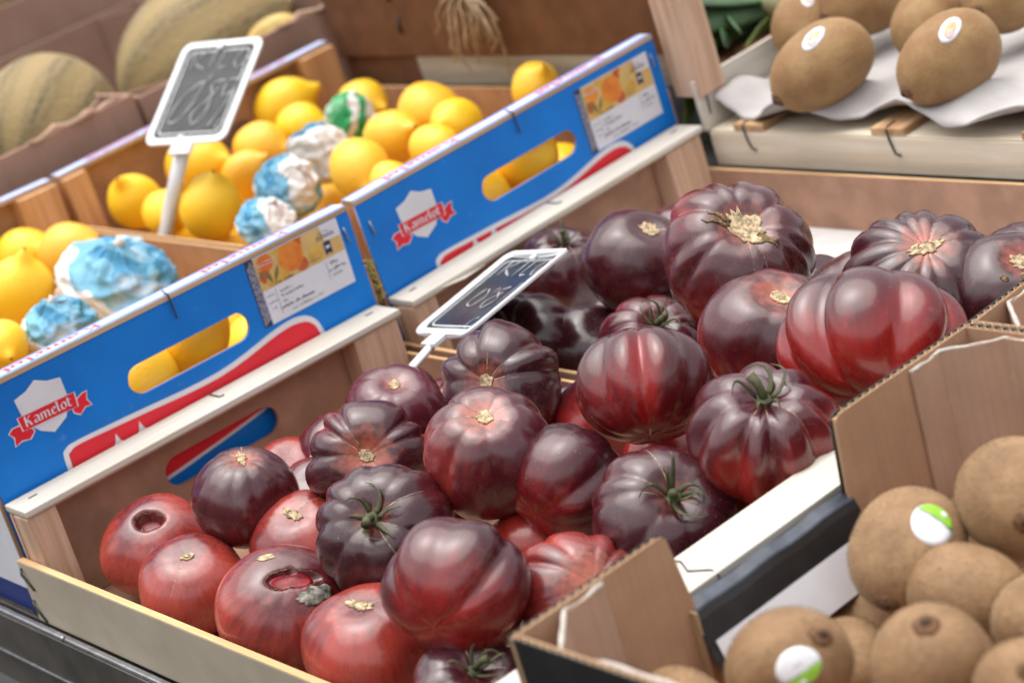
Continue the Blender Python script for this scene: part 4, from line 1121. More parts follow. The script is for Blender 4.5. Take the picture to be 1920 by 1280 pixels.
def make_kiwi(i, row, pos, l, w, axis, kind, stk, label):
    rnd = random.Random(900 + i); a = l / 2; r = w / 2
    Bm = basis(axis, RIGHT[row])
    t = thing('kiwi', label, 'kiwi', FR[row], pos, Bm, 'gold kiwis on the paper sheet' if kind == 'gold' else 'brown kiwis in the carton')
    p0 = rnd.uniform(0, 6.28)
    def P(th, ph):
        s, c = math.sin(th), math.cos(th)
        k = 1 + .03 * math.sin(2 * ph + p0) + .012 * math.sin(3 * ph + p0)
        e = .92
        z = a * (abs(c) ** .95) * (1 if c > 0 else -1)
        if kind == 'gold':
            k *= 1 + .05 * (-c); z += a * .05 * math.exp(-(th / .25) ** 2)
        else:
            z -= a * .05 * math.exp(-((math.pi - th) / .25) ** 2) * -1
        return Vector((r * k * (s ** e if s > 0 else 0) * math.cos(ph), r * .94 * k * (s ** e if s > 0 else 0) * math.sin(ph), z))
    v, f = sphere_grid(P, 48, 36)
    part(t, 'body', mesh(v, f, True), M['kiwi_gold' if kind == 'gold' else 'kiwi_brown'])
    if kind == 'brown':
        fv = []; ff = []
        sd_ = None if stk is None else (Bm.to_3x3().inverted() @ Vector(stk))
        for q in range(5200 if i < 15 else 600):
            th = math.acos(rnd.uniform(-.97, .97)); ph = rnd.uniform(0, 2 * math.pi); p = P(th, ph)
            nn = Vector((p.x / (r * r), p.y / (r * r), p.z / (a * a))).normalized()
            if sd_ is not None and nn.dot(sd_.normalized()) > .86: continue
            tl = Vector((rnd.gauss(0, .5), rnd.gauss(0, .5), rnd.gauss(0, .5) + .3)); h = rnd.uniform(.0009, .0021)
            tip = p + (nn + tl * .55).normalized() * h; sd = nn.cross(tl)
            if sd.length < 1e-5: continue
            sd = sd.normalized() * .00013; k0 = len(fv)
            fv += [p - sd - nn * .0002, p + sd - nn * .0002, tip]; ff.append((k0, k0 + 1, k0 + 2))
        fz = part(t, 'fuzz', mesh(fv, ff), M['kiwi_fuzz']); fz['kind'] = 'stuff'
    tp = part(t, 'blossom_tip', surf_patch(P, (0, 0, 1), .20, .19, 0, .0005, 4, 18, .12, i, dome=.0018), M['kiwi_tip_warm'])
    part(tp, 'tip_core', surf_patch(P, (0, 0, 1), .08, .07, 0, .0020, 3, 12, .2, i, dome=.0015), M['kiwi_tip'])
    part(t, 'stem_end', surf_patch(P, (0, 0, -1), .16, .14, 0, .0006, 4, 16, .15, i, dome=.0008), M['kiwi_tip'])
    if stk is not None:
        d = Bm.to_3x3().inverted() @ Vector(stk)
        # sphere direction -> parameter direction on the ellipsoid
        d = Vector((d.x / 1, d.y / 1, d.z * r / a))
        roll = {6: 1.2, 9: 3.0}.get(i, .35)
        sticker(t, P, d, kind, roll, .36 if kind == 'brown' else .25)
    return t

TOMATOES = [  # row, position, width, stem direction, height ratio, lobes, rib depth, dark, flush, paleness, stem end, scale x/y, label
 (1, (0.0751, -0.0866, -0.0620), 0.0896, (-0.1990, -0.4417, 0.8748), 0.84, 7, 0.025, 0.06, 0.10, 0.90, 'hole', 1, 1, 'red tomato with an open round hole at its stem, against the left crate wall'),
 (1, (0.0492, -0.1817, -0.0630), 0.0853, (-0.0648, -0.4124, 0.9087), 0.84, 6, 0.020, 0.06, 0.00, 1.00, 'scar_s', 1, 1, 'small pinkish red tomato with a tiny dark scar beside the front board'),
 (1, (0.1171, -0.1791, -0.0220), 0.0833, (0.0983, -0.2625, 0.9599), 0.93, 9, 0.035, 0.62, 0.50, 0.10, 'scar_l', 1, 1, 'round purple-black tomato in front of the oval hand hole of the crate'),
 (1, (0.1268, -0.2296, -0.0580), 0.0867, (-0.2141, -0.2934, 0.9317), 0.86, 7, 0.030, 0.18, 0.00, 0.90, 'scar_l', 1, 1, 'dull red tomato with a long scar, half hidden left of the dark stemmed one'),
 (1, (0.0506, -0.3138, -0.0550), 0.1017, (0.0128, -0.6071, 0.7946), 0.84, 7, 0.020, 0.26, 0.10, 0.95, 'wound', 1, 1, 'big red tomato with a split wound and a grey mouldy spot'),
 (1, (0.0490, -0.4217, -0.0560), 0.0937, (-0.0418, -0.1802, 0.9827), 0.84, 6, 0.030, 0.12, 0.00, 0.80, 'scar_l', 1, 1, 'red tomato with a cracked top at the lower edge, below the dark stemmed one'),
 (1, (0.1120, -0.3763, -0.0100), 0.0977, (-0.5010, -0.5449, 0.6724), 0.86, 10, 0.085, 0.72, 0.20, 0.00, 'calyx', 1, 1, 'blackish ribbed tomato with a curled green stem, left of the big oval one'),
 (1, (0.1897, -0.2544, -0.0120), 0.0899, (-0.4882, -0.7504, 0.4456), 0.80, 11, 0.120, 0.66, 0.90, 0.10, 'scar', 1.04, 1, 'dark star-ribbed tomato with an orange flush, its round scar facing the viewer'),
 (1, (0.0729, -0.5105, -0.0040), 0.0979, (0.8974, 0.4170, 0.1443), 0.86, 5, 0.110, 0.80, 0.00, 0.05, 'none', 1.04, 0.95, 'large oval maroon tomato without visible stem in the front middle'),
 (1, (0.1973, -0.4028, 0.0120), 0.0945, (-0.1352, -0.4376, 0.8889), 0.98, 9, 0.065, 0.52, 0.60, 0.45, 'scar', 1, 1, 'reddish purple tomato with a pink flush round its small pale scar'),
 (1, (0.3045, -0.2876, 0.0000), 0.0968, (-0.7220, -0.4967, 0.4817), 0.88, 9, 0.100, 0.74, 0.50, 0.05, 'scar', 1, 1, 'dark purple ribbed tomato with a tan scar on its left flank, below the small sign'),
 (1, (0.2746, -0.1740, -0.0240), 0.0841, (-0.0114, -0.4015, 0.9158), 0.80, 8, 0.050, 0.50, 0.20, 0.90, 'scar', 1, 1, 'dusty pink tomato with a pale scar beside the white sign stem'),
 (1, (0.2192, -0.4543, -0.0140), 0.0888, (0.9858, 0.0937, 0.1394), 0.88, 8, 0.090, 0.84, 0.00, 0.05, 'none', 1, 0.95, 'smooth blackish tomato with two side folds, in the middle of the heap'),
 (1, (0.2916, -0.4749, 0.0300), 0.0998, (0.5372, 0.4387, 0.7204), 0.82, 7, 0.105, 0.62, 0.00, 0.00, 'none', 1, 0.95, 'tomato with a deep central cleft and glowing red patches on top of the heap'),
 (1, (0.2185, -0.5511, -0.0220), 0.0977, (-0.1678, -0.6839, 0.7100), 0.78, 9, 0.060, 0.74, 0.20, 0.10, 'calyx', 1, 1, 'dark flattened tomato with a dried green star stem next to the white rail'),
 (1, (0.2885, -0.5876, 0.0100), 0.1040, (-0.1092, -0.3873, 0.9155), 0.82, 9, 0.130, 0.50, 0.10, 0.25, 'calyx', 1, 1, 'wide red-purple ribbed tomato with a fat green stem, beside the kiwi carton'),
 (2, (0.4328, -0.4622, 0.0000), 0.1089, (0.0563, -0.4788, 0.8761), 0.86, 6, 0.050, 0.44, 0.60, 0.10, 'scar', 1, 1, 'smooth maroon tomato with a pink ringed scar in front of the tallest one'),
 (2, (0.4160, -0.5818, 0.0180), 0.1303, (0.7474, 0.4044, 0.5272), 0.78, 6, 0.170, 0.58, 0.00, 0.10, 'none', 1.06, 0.8, 'huge lobed tomato glowing bright red, partly behind the carton corner'),
 (2, (0.4887, -0.3885, 0.0330), 0.1217, (-0.1964, -0.6158, 0.7630), 0.86, 12, 0.110, 0.52, 0.35, 0.10, 'scar_b', 1, 1, 'tallest ribbed tomato with a broad corky scar at the back of the heap'),
 (2, (0.5184, -0.2292, 0.0000), 0.0973, (0.1628, -0.5522, 0.8177), 0.90, 6, 0.020, 0.68, 0.10, 0.10, 'scar_star', 1, 1, 'smooth dusky tomato with a small star scar, left of the tallest one'),
 (2, (0.5579, -0.0710, -0.0400), 0.0890, (0.0379, -0.3668, 0.9295), 0.90, 8, 0.040, 0.80, 0.00, 0.10, 'calyx', 1, 1, 'dark tomato with green stem directly behind the small tilted sign'),
 (2, (0.4500, -0.3012, -0.0360), 0.0899, (-0.0916, -0.5701, 0.8164), 0.78, 12, 0.110, 0.42, 0.10, 0.55, 'calyx', 1, 1, 'small ribbed reddish tomato with a spidery stem in the dip of the heap'),
 (2, (0.4316, -0.1518, -0.0460), 0.0990, (-0.5307, -0.3098, 0.7889), 0.88, 8, 0.070, 0.78, 0.00, 0.00, 'calyx', 1, 1, 'black glossy tomato with a straggly stem below the sign edge'),
 (2, (0.4660, -0.1993, -0.0600), 0.0834, (-0.0707, -0.6120, 0.7877), 0.88, 7, 0.030, 0.80, 0.00, 0.00, 'none', 1, 1, 'nearly black tomato wedged between the straggly-stemmed one and the small ribbed one'),
 (2, (0.5546, -0.5097, -0.0080), 0.1184, (-0.1831, -0.4860, 0.8545), 0.70, 14, 0.120, 0.80, 0.45, 0.00, 'scar_l', 1, 1, 'strongly ribbed black tomato at the back in front of the brown board'),
 (2, (0.5804, -0.5689, -0.0260), 0.0948, (-0.0916, -0.5701, 0.8164), 0.84, 6, 0.030, 0.95, 0.50, 0.00, 'scar_star', 1, 1, 'dull black tomato with two tan spots at the right edge'),
 (2, (0.6066, -0.3433, -0.0600), 0.0681, (0.1279, -0.4364, 0.8906), 0.88, 7, 0.030, 1.00, 0.00, 0.00, 'none', 1, 1, 'dark tomato at the back peeking out right of the tallest one'),
 (1, (0.1378, -0.5454, -0.0400), 0.0884, (-0.1546, -0.7819, 0.6039), 0.82, 10, 0.100, 0.30, 1.00, 0.50, 'none', 1, 1, 'deeply ribbed bright red tomato partly behind the front carton corner'),
 (1, (0.0436, -0.5333, -0.0600), 0.0799, (-0.0002, -0.5456, 0.8381), 0.80, 9, 0.060, 0.70, 0.10, 0.20, 'calyx', 1, 1, 'dark tomato with green stem cut off by the bottom edge'),
 (1, (0.2465, -0.1147, -0.0600), 0.0764, (-0.3132, -0.4076, 0.8577), 0.88, 7, 0.030, 0.30, 0.20, 0.70, 'none', 1, 1, 'reddish tomato glimpsed between the crate wall and the star-ribbed tomato'),
 (1, (0.3522, -0.3323, -0.0500), 0.0764, (0.5274, 0.7823, 0.3313), 0.90, 7, 0.030, 0.40, 0.00, 0.20, 'none', 1, 1, 'dark red tomato tucked under the left side of the clefted one'),
 (2, (0.6512, -0.1389, -0.0480), 0.0750, (-0.0707, -0.6120, 0.7877), 0.85, 9, 0.070, 0.60, 0.00, 0.50, 'none', 1, 1, 'small purplish tomato in the far corner near the wooden post'),
 (1, (0.1841, -0.1698, -0.0620), 0.0739, (-0.3132, -0.4076, 0.8577), 0.90, 7, 0.030, 0.28, 0.00, 0.60, 'none', 1, 1, 'reddish tomato lying low under the lower end of the sign stem'),
 (1, (0.3238, -0.4409, -0.0620), 0.0809, (0.8182, 0.5295, 0.2240), 0.88, 7, 0.030, 0.35, 0.00, 0.10, 'none', 1, 1, 'dark red tomato deep in the gap below the clefted one'),
 (2, (0.6529, -0.5262, -0.0450), 0.0743, (-0.1455, -0.5536, 0.8200), 0.85, 9, 0.050, 0.95, 0.20, 0.00, 'none', 1, 1, 'black tomato top showing behind the spotted one at the right edge'),
 (1, (0.2842, -0.5479, -0.0650), 0.0736, (0.8182, 0.5295, 0.2240), 0.86, 7, 0.030, 0.15, 0.00, 0.40, 'none', 1, 1, 'red tomato glimpsed between the dark flattened one and the white rail'),
 (1, (0.1937, -0.4272, -0.0660), 0.0759, (0.8182, 0.5295, 0.2240), 0.86, 7, 0.030, 0.15, 0.00, 0.30, 'none', 1, 1, 'red tomato deep in the gap behind the large oval one'),
 (1, (0.2070, -0.0912, -0.0640), 0.0673, (-0.0930, -0.4775, 0.8737), 0.86, 7, 0.030, 0.10, 0.00, 0.80, 'none', 1, 1, 'red tomato top showing behind the round one near the hand hole'),
 (1, (0.2502, -0.2261, -0.0680), 0.0771, (0.8182, 0.5295, 0.2240), 0.86, 7, 0.030, 0.30, 0.00, 0.20, 'none', 1, 1, 'tomato in the bottom layer under the star-ribbed and pink-scarred ones'),
 (2, (0.4997, -0.3099, -0.0620), 0.0848, (0.8273, 0.5295, 0.1876), 0.86, 7, 0.030, 0.60, 0.00, 0.10, 'none', 1, 1, 'dark tomato in the bottom layer beside the small spidery-stemmed one'),
 (2, (0.6030, -0.3833, -0.0620), 0.0802, (0.8273, 0.5295, 0.1876), 0.86, 7, 0.030, 0.90, 0.00, 0.10, 'none', 1, 1, 'dark tomato in the bottom layer behind the huge lobed one'),
 (1, (0.3294, -0.1749, -0.0620), 0.0808, (0.8182, 0.5295, 0.2240), 0.86, 7, 0.030, 0.50, 0.00, 0.30, 'none', 1, 1, 'tomato low between the dusty pink one and the pink-scarred one'),
 (1, (0.3472, -0.2807, -0.0600), 0.0774, (0.8182, 0.5295, 0.2240), 0.86, 7, 0.030, 0.60, 0.00, 0.10, 'none', 1, 1, 'dark tomato low behind the pink-scarred one'),
]
LEMONS = [  # row, position, width, axis, length ratio, tint, label
 (2, (0.4696, 0.5420, 0.0400), 0.0652, (-0.4123, -0.3836, 0.8263), 1.12, 0.10, 'lemon at the left end of the second box, near the corner post'),
 (2, (0.4463, 0.4332, 0.0440), 0.0555, (-0.4011, -0.9157, -0.0254), 1.15, 0.10, 'lemon half behind the stem of the big price sign'),
 (2, (0.4602, 0.3592, 0.0480), 0.0700, (0.1128, -0.5135, 0.8506), 1.12, 0.25, 'large lemon with a nipple on top, right of the sign stem'),
 (2, (0.5534, 0.5301, 0.0460), 0.0759, (0.3057, -0.9500, 0.0632), 1.15, 0.20, 'lemon lying below the price sign board'),
 (2, (0.6213, 0.4980, 0.0400), 0.0640, (0.2886, -0.9448, -0.1552), 1.15, 0.70, 'pale orange lemon right of the sign board corner'),
 (2, (0.5624, 0.4463, 0.0360), 0.0550, (0.4614, -0.7834, 0.4163), 1.15, 0.70, 'dull lemon pointing right, in front of the pale orange one'),
 (2, (0.7144, 0.5727, 0.0500), 0.0745, (0.7499, -0.6140, 0.2462), 1.12, 0.15, 'lemon with nipple pointing right, highest at the left of the heap'),
 (2, (0.6731, 0.4833, 0.0450), 0.0570, (0.3733, -0.9050, -0.2040), 1.15, 0.00, 'bright yellow lemon below the nippled one'),
 (2, (0.7490, 0.4617, 0.0400), 0.0614, (0.0466, -0.9894, -0.1372), 1.12, 0.30, 'lemon behind the green and white wrapped one'),
 (2, (0.7225, 0.2970, 0.0440), 0.0718, (-0.1207, -0.9521, -0.2810), 1.15, 0.55, 'big lemon at the back right of the heap'),
 (2, (0.6459, 0.2678, 0.0480), 0.0641, (0.1124, -0.9540, 0.2779), 1.12, 0.60, 'lemon with a pale stem scar in the middle right of the heap'),
 (2, (0.5634, 0.2181, 0.0500), 0.0672, (-0.4528, -0.8202, -0.3496), 1.10, 0.65, 'round orange-yellow lemon right of the wrapped ones'),
 (2, (0.6945, 0.2135, 0.0440), 0.0591, (-0.8566, -0.3548, 0.3746), 1.15, 0.10, 'lemon with a dark navel close to the blue panel'),
 (2, (0.6309, 0.1730, 0.0440), 0.0573, (-0.1004, -0.9794, -0.1750), 1.15, 0.45, 'pale lemon partly behind the blue panel rim'),
 (2, (0.7959, 0.1953, 0.0420), 0.0567, (-0.0711, -0.7229, 0.6873), 1.05, 0.40, 'single lemon at the far right end of the box'),
 (2, (0.5482, 0.1459, 0.0440), 0.0481, (-0.2457, -0.9100, -0.3339), 1.10, 0.50, 'small lemon tip just above the blue panel rim'),
 (1, (0.3242, 0.5516, 0.0360), 0.0691, (0.2210, -0.9488, 0.2256), 1.12, 0.10, 'yellow lemon at the left edge of the front box'),
 (1, (0.3426, 0.4763, 0.0400), 0.0687, (0.3026, -0.9500, 0.0767), 1.12, 0.85, 'orange fruit behind the large wrapped one'),
 (1, (0.2303, 0.3718, 0.0520), 0.0706, (0.2386, -0.4145, 0.8782), 1.10, 0.20, 'large lemon with a dark stem dimple at the left edge'),
 (1, (0.1250, 0.2046, 0.0600), 0.0534, (-0.2036, -0.9706, -0.1284), 1.10, 0.10, 'lemon at the left edge just above the blue panel'),
]
WRAPPED = [  # row, position, width, axis, ratio, material, label
 (1, (0.3013, 0.3046, 0.0380), 0.1278, (0.1049, -0.4462, 0.8888), 0.62, 'wrap_blue', 'large fruit wrapped in blue and white printed tissue in the front box'),
 (1, (0.1842, 0.2030, 0.0500), 0.0742, (-0.1157, -0.2269, 0.9670), 0.80, 'wrap_blue', 'wrapped fruit in blue tissue low behind the blue rim of the front box'),
 (2, (0.6996, 0.4214, 0.0440), 0.0635, (0.5140, -0.8404, -0.1716), 0.90, 'wrap_green', 'fruit wrapped in green and white tissue at the back of the heap'),
 (2, (0.6000, 0.3464, 0.0460), 0.0756, (-0.5347, -0.6869, -0.4923), 0.80, 'wrap_white', 'fruit wrapped in mostly white tissue in the middle of the heap'),
 (2, (0.5159, 0.2882, 0.0480), 0.0748, (0.0996, -0.6984, 0.7087), 0.85, 'wrap_mixed', 'fruit in blue and green tissue left of the round lemon'),
 (2, (0.4359, 0.2130, 0.0500), 0.0638, (0.1558, -0.5346, 0.8306), 0.75, 'wrap_mixed', 'fruit in blue and red tissue nearest the blue rim'),
]
KIWIS = [  # row, position, length, width, axis to the tip, kind, sticker direction, label
 (2, (0.8451, -0.1778, 0.0460), 0.1097, 0.0796, (-0.9271, 0.2957, -0.2305), 'gold', (-0.3290, -0.3191, 0.8888), 'gold kiwi with a white sticker at the left front of the paper sheet'),
 (2, (0.8617, -0.3176, 0.0460), 0.1065, 0.0775, (-0.9508, 0.2277, -0.2103), 'gold', (-0.2434, -0.4842, 0.8404), 'gold kiwi with a white and orange sticker at the right front of the paper sheet'),
 (2, (0.9425, -0.0711, 0.0500), 0.0817, 0.0643, (-0.8564, -0.2907, -0.4266), 'gold', (0.0333, -0.4621, 0.8862), 'gold kiwi behind the left front one'),
 (2, (0.9935, -0.1188, 0.0620), 0.1082, 0.0866, (-0.9764, 0.2002, -0.0803), 'gold', None, 'gold kiwi with a knobbly tip hanging over its neighbours at the top edge'),
 (2, (0.9432, -0.2315, 0.0500), 0.0846, 0.0666, (-0.9552, -0.0733, -0.2867), 'gold', (0.1279, -0.4364, 0.8906), 'gold kiwi between the two stickered ones, behind them'),
 (2, (0.9830, -0.2940, 0.0580), 0.0858, 0.0706, (-0.9960, -0.0525, 0.0723), 'gold', None, 'gold kiwi at the top right corner'),
 (1, (0.2192, -0.7614, -0.0040), 0.0791, 0.0667, (-0.9081, -0.2319, -0.3487), 'brown', (0.0080, -0.7256, 0.6881), 'brown kiwi with a sticker showing green on top, beside the black flap'),
 (1, (0.2727, -0.8025, 0.0100), 0.0833, 0.0709, (-0.7005, -0.7019, 0.1287), 'brown', None, 'large brown kiwi with its dark tip facing the viewer at the right edge'),
 (1, (0.2091, -0.8092, -0.0180), 0.0721, 0.0601, (0.1189, -0.9787, -0.1671), 'brown', None, 'smooth pinkish brown kiwi lying crosswise in the middle'),
 (1, (0.0846, -0.7888, 0.0040), 0.0741, 0.0638, (0.0744, -0.7479, 0.6596), 'brown', (-0.4662, -0.7690, 0.4374), 'brown kiwi with a sticker showing green below, nearest the camera'),
 (1, (0.1257, -0.8530, -0.0060), 0.0753, 0.0669, (-0.2301, -0.2661, 0.9361), 'brown', None, 'brown kiwi with a dimpled top end at the bottom edge'),
 (1, (0.1623, -0.7571, -0.0480), 0.0583, 0.0491, (-0.4332, -0.8645, -0.2551), 'brown', None, 'shaded brown kiwi lying deep between the stickered ones'),
 (1, (0.0445, -0.7436, -0.0120), 0.0579, 0.0478, (-0.0925, -0.9794, -0.1793), 'brown', None, 'brown kiwi cut off by the bottom edge beside the carton corner'),
 (1, (0.1290, -0.9095, -0.0040), 0.0616, 0.0535, (-0.4283, -0.4964, 0.7551), 'brown', None, 'brown kiwi with a dark end at the bottom right corner'),
 (1, (0.1972, -0.8711, -0.0120), 0.0657, 0.0557, (-0.9049, -0.3514, 0.2401), 'brown', None, 'brown kiwi cut off by the right edge above the corner one'),
 (1, (0.2254, -0.7156, -0.0620), 0.0618, 0.0521, (-0.2307, -0.9100, -0.3445), 'brown', None, 'brown kiwi in the bottom layer under the stickered ones'),
 (1, (0.3230, -0.7193, -0.0620), 0.0643, 0.0542, (-0.2307, -0.9100, -0.3445), 'brown', None, 'brown kiwi in the bottom layer near the far wall'),
]
for i, a in enumerate(TOMATOES): make_tomato(i, *a)
for i, a in enumerate(LEMONS): make_lemon(i, *a)
# lemons of the layers below, seen only through gaps and hand holes
k = len(LEMONS)
for row, x, y, z, lab in ((1, .175, .055, .018, 'lemon seen at the left end of the front box hand hole'), (1, .240, .060, .034, 'lemon seen at the right end of the front box hand hole'), (1, .205, .105, .028, 'lemon deeper inside the front box hand hole'),
                          (2, .575, .052, .018, 'lemon seen at the left end of the second box hand hole'), (2, .645, .050, .036, 'small-nippled lemon at the right end of the second box hand hole'), (2, .61, .105, .030, 'lemon deeper inside the second box hand hole')):
    if y > .1: k += 1; continue
    make_lemon(k, row, (x, y, z), .072, (.4 + .3 * math.sin(k), -.7 * math.cos(k * 2.0), .5), 1.12, .3, lab); k += 1
rnd = random.Random(77)
LOW = {51: 'lemon just visible through the front box hand hole, at its upper right', 52: 'lemon deep in the front box behind the paper label',
       61: 'lemon low in the second box, right of the sign stem foot', 63: 'lemon low in the far left corner of the second box', 69: 'lemon low between the large nippled lemon and the dull one',
       70: 'lemon low between the two lemons left of the sign stem', 75: 'lemon low between the wrapped fruit and the round orange-yellow lemon', 77: 'lemon low under the lemon below the sign board',
       86: 'lemon seen low at the right inside the second box hand hole', 89: 'lemon low beneath the big lemon at the back right'}
for row, x0 in ((1, .0), (2, .41)):
    for ix in range(5):
        for iy in range(7):
            x = x0 + .045 + ix * .076 + rnd.uniform(-.006, .006); y = .055 + iy * .08 + rnd.uniform(-.008, .008)
            if row == 1 and y < .12 and ix < 4: continue
            z = -.030 + rnd.uniform(-.008, .006); ax_ = (rnd.uniform(-1, 1), rnd.uniform(-1, 1), rnd.uniform(-.4, .4)); ti_ = rnd.uniform(0, .6)
            if k not in LOW and (ix + iy) % 2 == 0: k += 1; continue
            make_lemon(k, row, (x, y, z), .070, ax_, 1.14, ti_,
                       LOW.get(k, 'lemon in the lower layer of the front box' if row == 1 else 'lemon in the lower layer of the second box'), 'lower layer lemons'); k += 1
for i, a in enumerate(WRAPPED): make_wrapped(i + 1, *a)
for i, a in enumerate(KIWIS): make_kiwi(i, *a)

# ------------------------------------------------------------------ melons
def make_melon(label, pos, l, w, axis, name='melon', mat='melon_rind'):
    t = thing(name, label, 'melon', F2, pos, basis(axis, (0, 0, 1)), 'netted melons')
    def P(th, ph):
        s, c = math.sin(th), math.cos(th); k = 1 + .012 * math.cos(10 * ph) * s + .02 * math.sin(2 * ph + 1)
        return Vector((w / 2 * k * s * math.cos(ph), w / 2 * k * s * math.sin(ph), l / 2 * c + .01 * math.exp(-(th / .2) ** 2)))
    nu, nv = 80, 48
    v, f = sphere_grid(P, nu, nv); me = mesh(v, f, True)
    sv = [.5] + [max(0, .5 + .6 * math.cos(10 * 2 * math.pi * j / nu)) * (.6 + .4 * math.sin(3 * j + i * .3)) for i in range(1, nv) for j in range(nu)] + [.5]
    me.attributes.new('stripe', 'FLOAT', 'POINT').data.foreach_set('value', sv)
    part(t, 'body', me, M[mat])
    part(t, 'stem_scar', surf_patch(P, (0, 0, 1), .10, .10, 0, .001, 4, 16, .1, 2, dome=.002), M['cork'])
    part(t, 'blossom_scar', surf_patch(P, (0, 0, -1), .12, .12, 0, .001, 4, 16, .1, 4, dome=.002), M['cork'])
    return t
make_melon('netted melon on the far left, lying in its brown carton', (.515, .79, .100), .205, .180, (-.65, -.35, -.25))
make_melon('largest netted melon, behind the black price sign', (.785, .84, .080), .25, .215, (.8, -.35, .25))
make_melon('melon hidden in shade at the top left corner', (.74, 1.36, .205), .20, .16, (.3, .8, .3))
flat_mat('yellow_rind', (.62, .42, .12), .5, .15, 25)
make_melon('small yellow melon end to the right of the largest netted melon', (.800, .685, .108), .075, .046, (.7, -.5, .2), 'melon', 'yellow_rind')

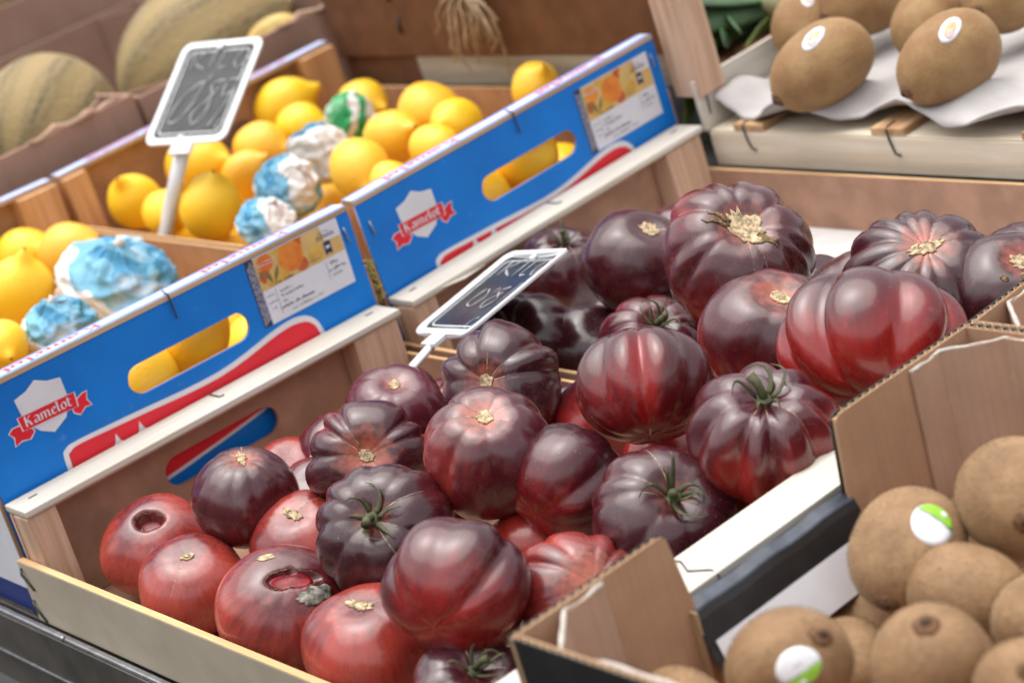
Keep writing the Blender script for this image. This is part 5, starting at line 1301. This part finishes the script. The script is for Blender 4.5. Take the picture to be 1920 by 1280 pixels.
# ------------------------------------------------------------------ price signs
def price_sign(label, frame, o, u, v, stem_pts, strokes, faint, bow, sw):
    """o = bottom middle of the board, u/v = half width and height vectors in the row frame"""
    U = Vector(u); V = Vector(v); W = U.length; H = V.length
    t = thing('price_sign', label, 'price sign', frame, o, None, 'chalk price signs on white stems')
    x = U.normalized(); y = (V - x * V.dot(x)).normalized(); n = x.cross(y)
    B = Matrix(((x.x, y.x, n.x, 0), (x.y, y.y, n.y, 0), (x.z, y.z, n.z, 0), (0, 0, 0, 1)))
    def rr(x0, x1, y0, y1, r, k=6):
        p = []
        for (cx, cy, a0) in ((x1 - r, y0 + r, -90), (x1 - r, y1 - r, 0), (x0 + r, y1 - r, 90), (x0 + r, y0 + r, 180)):
            for i in range(k + 1):
                a = R_(a0 + 90 * i / k); p.append((cx + r * math.cos(a), cy + r * math.sin(a)))
        return p
    def bend(me):
        for q in me.vertices: q.co.z += bow * ((q.co.x / (W / 2)) ** 2) - bow * .5
        me.update(); return me
    def dens(loop, step=.004):
        o_ = []
        for a, b in zip(loop, loop[1:] + loop[:1]):
            m_ = max(1, int(math.hypot(b[0] - a[0], b[1] - a[1]) / step))
            for q in range(m_): o_.append((a[0] + (b[0] - a[0]) * q / m_, a[1] + (b[1] - a[1]) * q / m_))
        return o_
    out = dens(rr(-W / 2, W / 2, 0, H, .012)); inn = dens(rr(-W / 2 + .0075, W / 2 - .0075, .0075, H - .0075, .008))
    part(t, 'frame', bend(curve_mesh([out, inn], .0009, .0005)), M['sign_white'], B)
    # board as a grid so that it follows the bow of the frame
    gv = []; gf = []; gx, gy = 20, 10
    for j in range(gy + 1):
        for i in range(gx + 1): gv.append((-W / 2 + .007 + (W - .014) * i / gx, .007 + (H - .014) * j / gy, 0))
    for j in range(gy):
        for i in range(gx): a = j * (gx + 1) + i; gf.append((a, a + 1, a + gx + 2, a + gx + 1))
    bd = part(t, 'board', bend(mesh(gv, gf, True)), M['blackboard'], B)
    r1 = rr(-W / 2 + .0125, W / 2 - .0125, .0125, H - .0125, .007); r2 = rr(-W / 2 + .0137, W / 2 - .0137, .0137, H - .0137, .0063)
    part(bd, 'board_line', bend(curve_mesh([dens(r1), dens(r2)])), M['sign_white'], Matrix.Translation((0, 0, .0005)))
    part(t, 'clip', bend(MB().box(-.004, .004, H - .0125, H - .005, .0012, .0042).mesh(.001)), M['sign_white'], B)
    for k, (pts, wd) in enumerate(strokes):
        m = MB(); pp = [(-W / 2 + W * a, H * b) for a, b in pts]
        # smooth the stroke
        sm_ = []
        for i in range(len(pp) - 1):
            a, b, c, d = (np.array(pp[max(0, min(len(pp) - 1, i + q))], float) for q in (-1, 0, 1, 2))
            for s in range(6):
                tt = s / 6; sm_.append(.5 * ((2 * b) + (-a + c) * tt + (2 * a - 5 * b + 4 * c - d) * tt * tt + (-a + 3 * b - 3 * c + d) * tt ** 3))
        sm_.append(np.array(pp[-1]))
        m.tube([(q[0], q[1], .00055 + k * .00002) for q in sm_], [wd * (.7 + .3 * math.sin(i * .9)) for i in range(len(sm_))], 6, .12, (0, 0, 1))
        part(bd, 'chalk_stroke', bend(m.mesh(smooth=True)), M['chalk_faint' if faint else 'chalk'])
    part(t, 'socket', MB().box(-.014, .014, -.014, .001, -.0022, .0022).mesh(.001), M['sign_white'], B)
    # flat stem
    m = MB(); pts = [Vector(p) - Vector(o) for p in stem_pts]
    m.tube(pts, sw, 12, .55, n)
    part(t, 'stem', m.mesh(smooth=True), M['sign_white'])
    return t
KILO = [([(.20, .90), (.20, .72)], .0016), ([(.36, .92), (.24, .80), (.38, .72)], .0016), ([(.46, .90), (.44, .72)], .0016), ([(.58, .92), (.56, .74), (.66, .73)], .0016), ([(.82, .90), (.74, .80), (.80, .71), (.90, .80), (.84, .90)], .0016)]
S1 = KILO + [([(.44, .60), (.26, .46), (.18, .24), (.30, .22), (.42, .40), (.46, .60)], .0021), ([(.52, .66), (.49, .58)], .0018), ([(.70, .60), (.58, .56), (.62, .44), (.62, .28), (.52, .18), (.46, .28), (.60, .42), (.72, .60)], .0021),
             ([(.86, .48), (.76, .44), (.76, .58), (.88, .58), (.84, .40), (.72, .14)], .0021), ([(.94, .18), (.86, .22), (.82, .14), (.88, .07), (.95, .09)], .0012), ([(.80, .14), (.92, .15)], .0011)]
S2 = KILO + [([(.30, .56), (.26, .40), (.36, .36), (.42, .48), (.34, .56)], .0012), ([(.50, .58), (.48, .52)], .0012), ([(.70, .58), (.56, .54), (.68, .44), (.58, .34), (.52, .42), (.66, .52)], .0012), ([(.84, .62), (.80, .38)], .0012), ([(.80, .22), (.72, .20), (.70, .12), (.78, .10)], .001)]
price_sign('black chalk price sign on a white stem standing upright among the lemons', F2, (.454, .352, .124), (.0346, -.1054, -.0065), (.1064, .0305, .0711),
           [(.456, .352, .126), (.440, .385, .075), (.4225, .424, .015), (.40, .455, -.03)], S1, True, .0, .0125)
price_sign('small tilted blackboard price sign leaning low over the tomatoes', F1, (.341, -.169, .012), (-.0235, -.1125, .0210), (.1128, -.0179, .0292),
           [(.343, -.169, .0125), (.30, -.168, -.003), (.24, -.162, -.021), (.179, -.156, -.037), (.15, -.153, -.046)], S2, False, .004, .006)
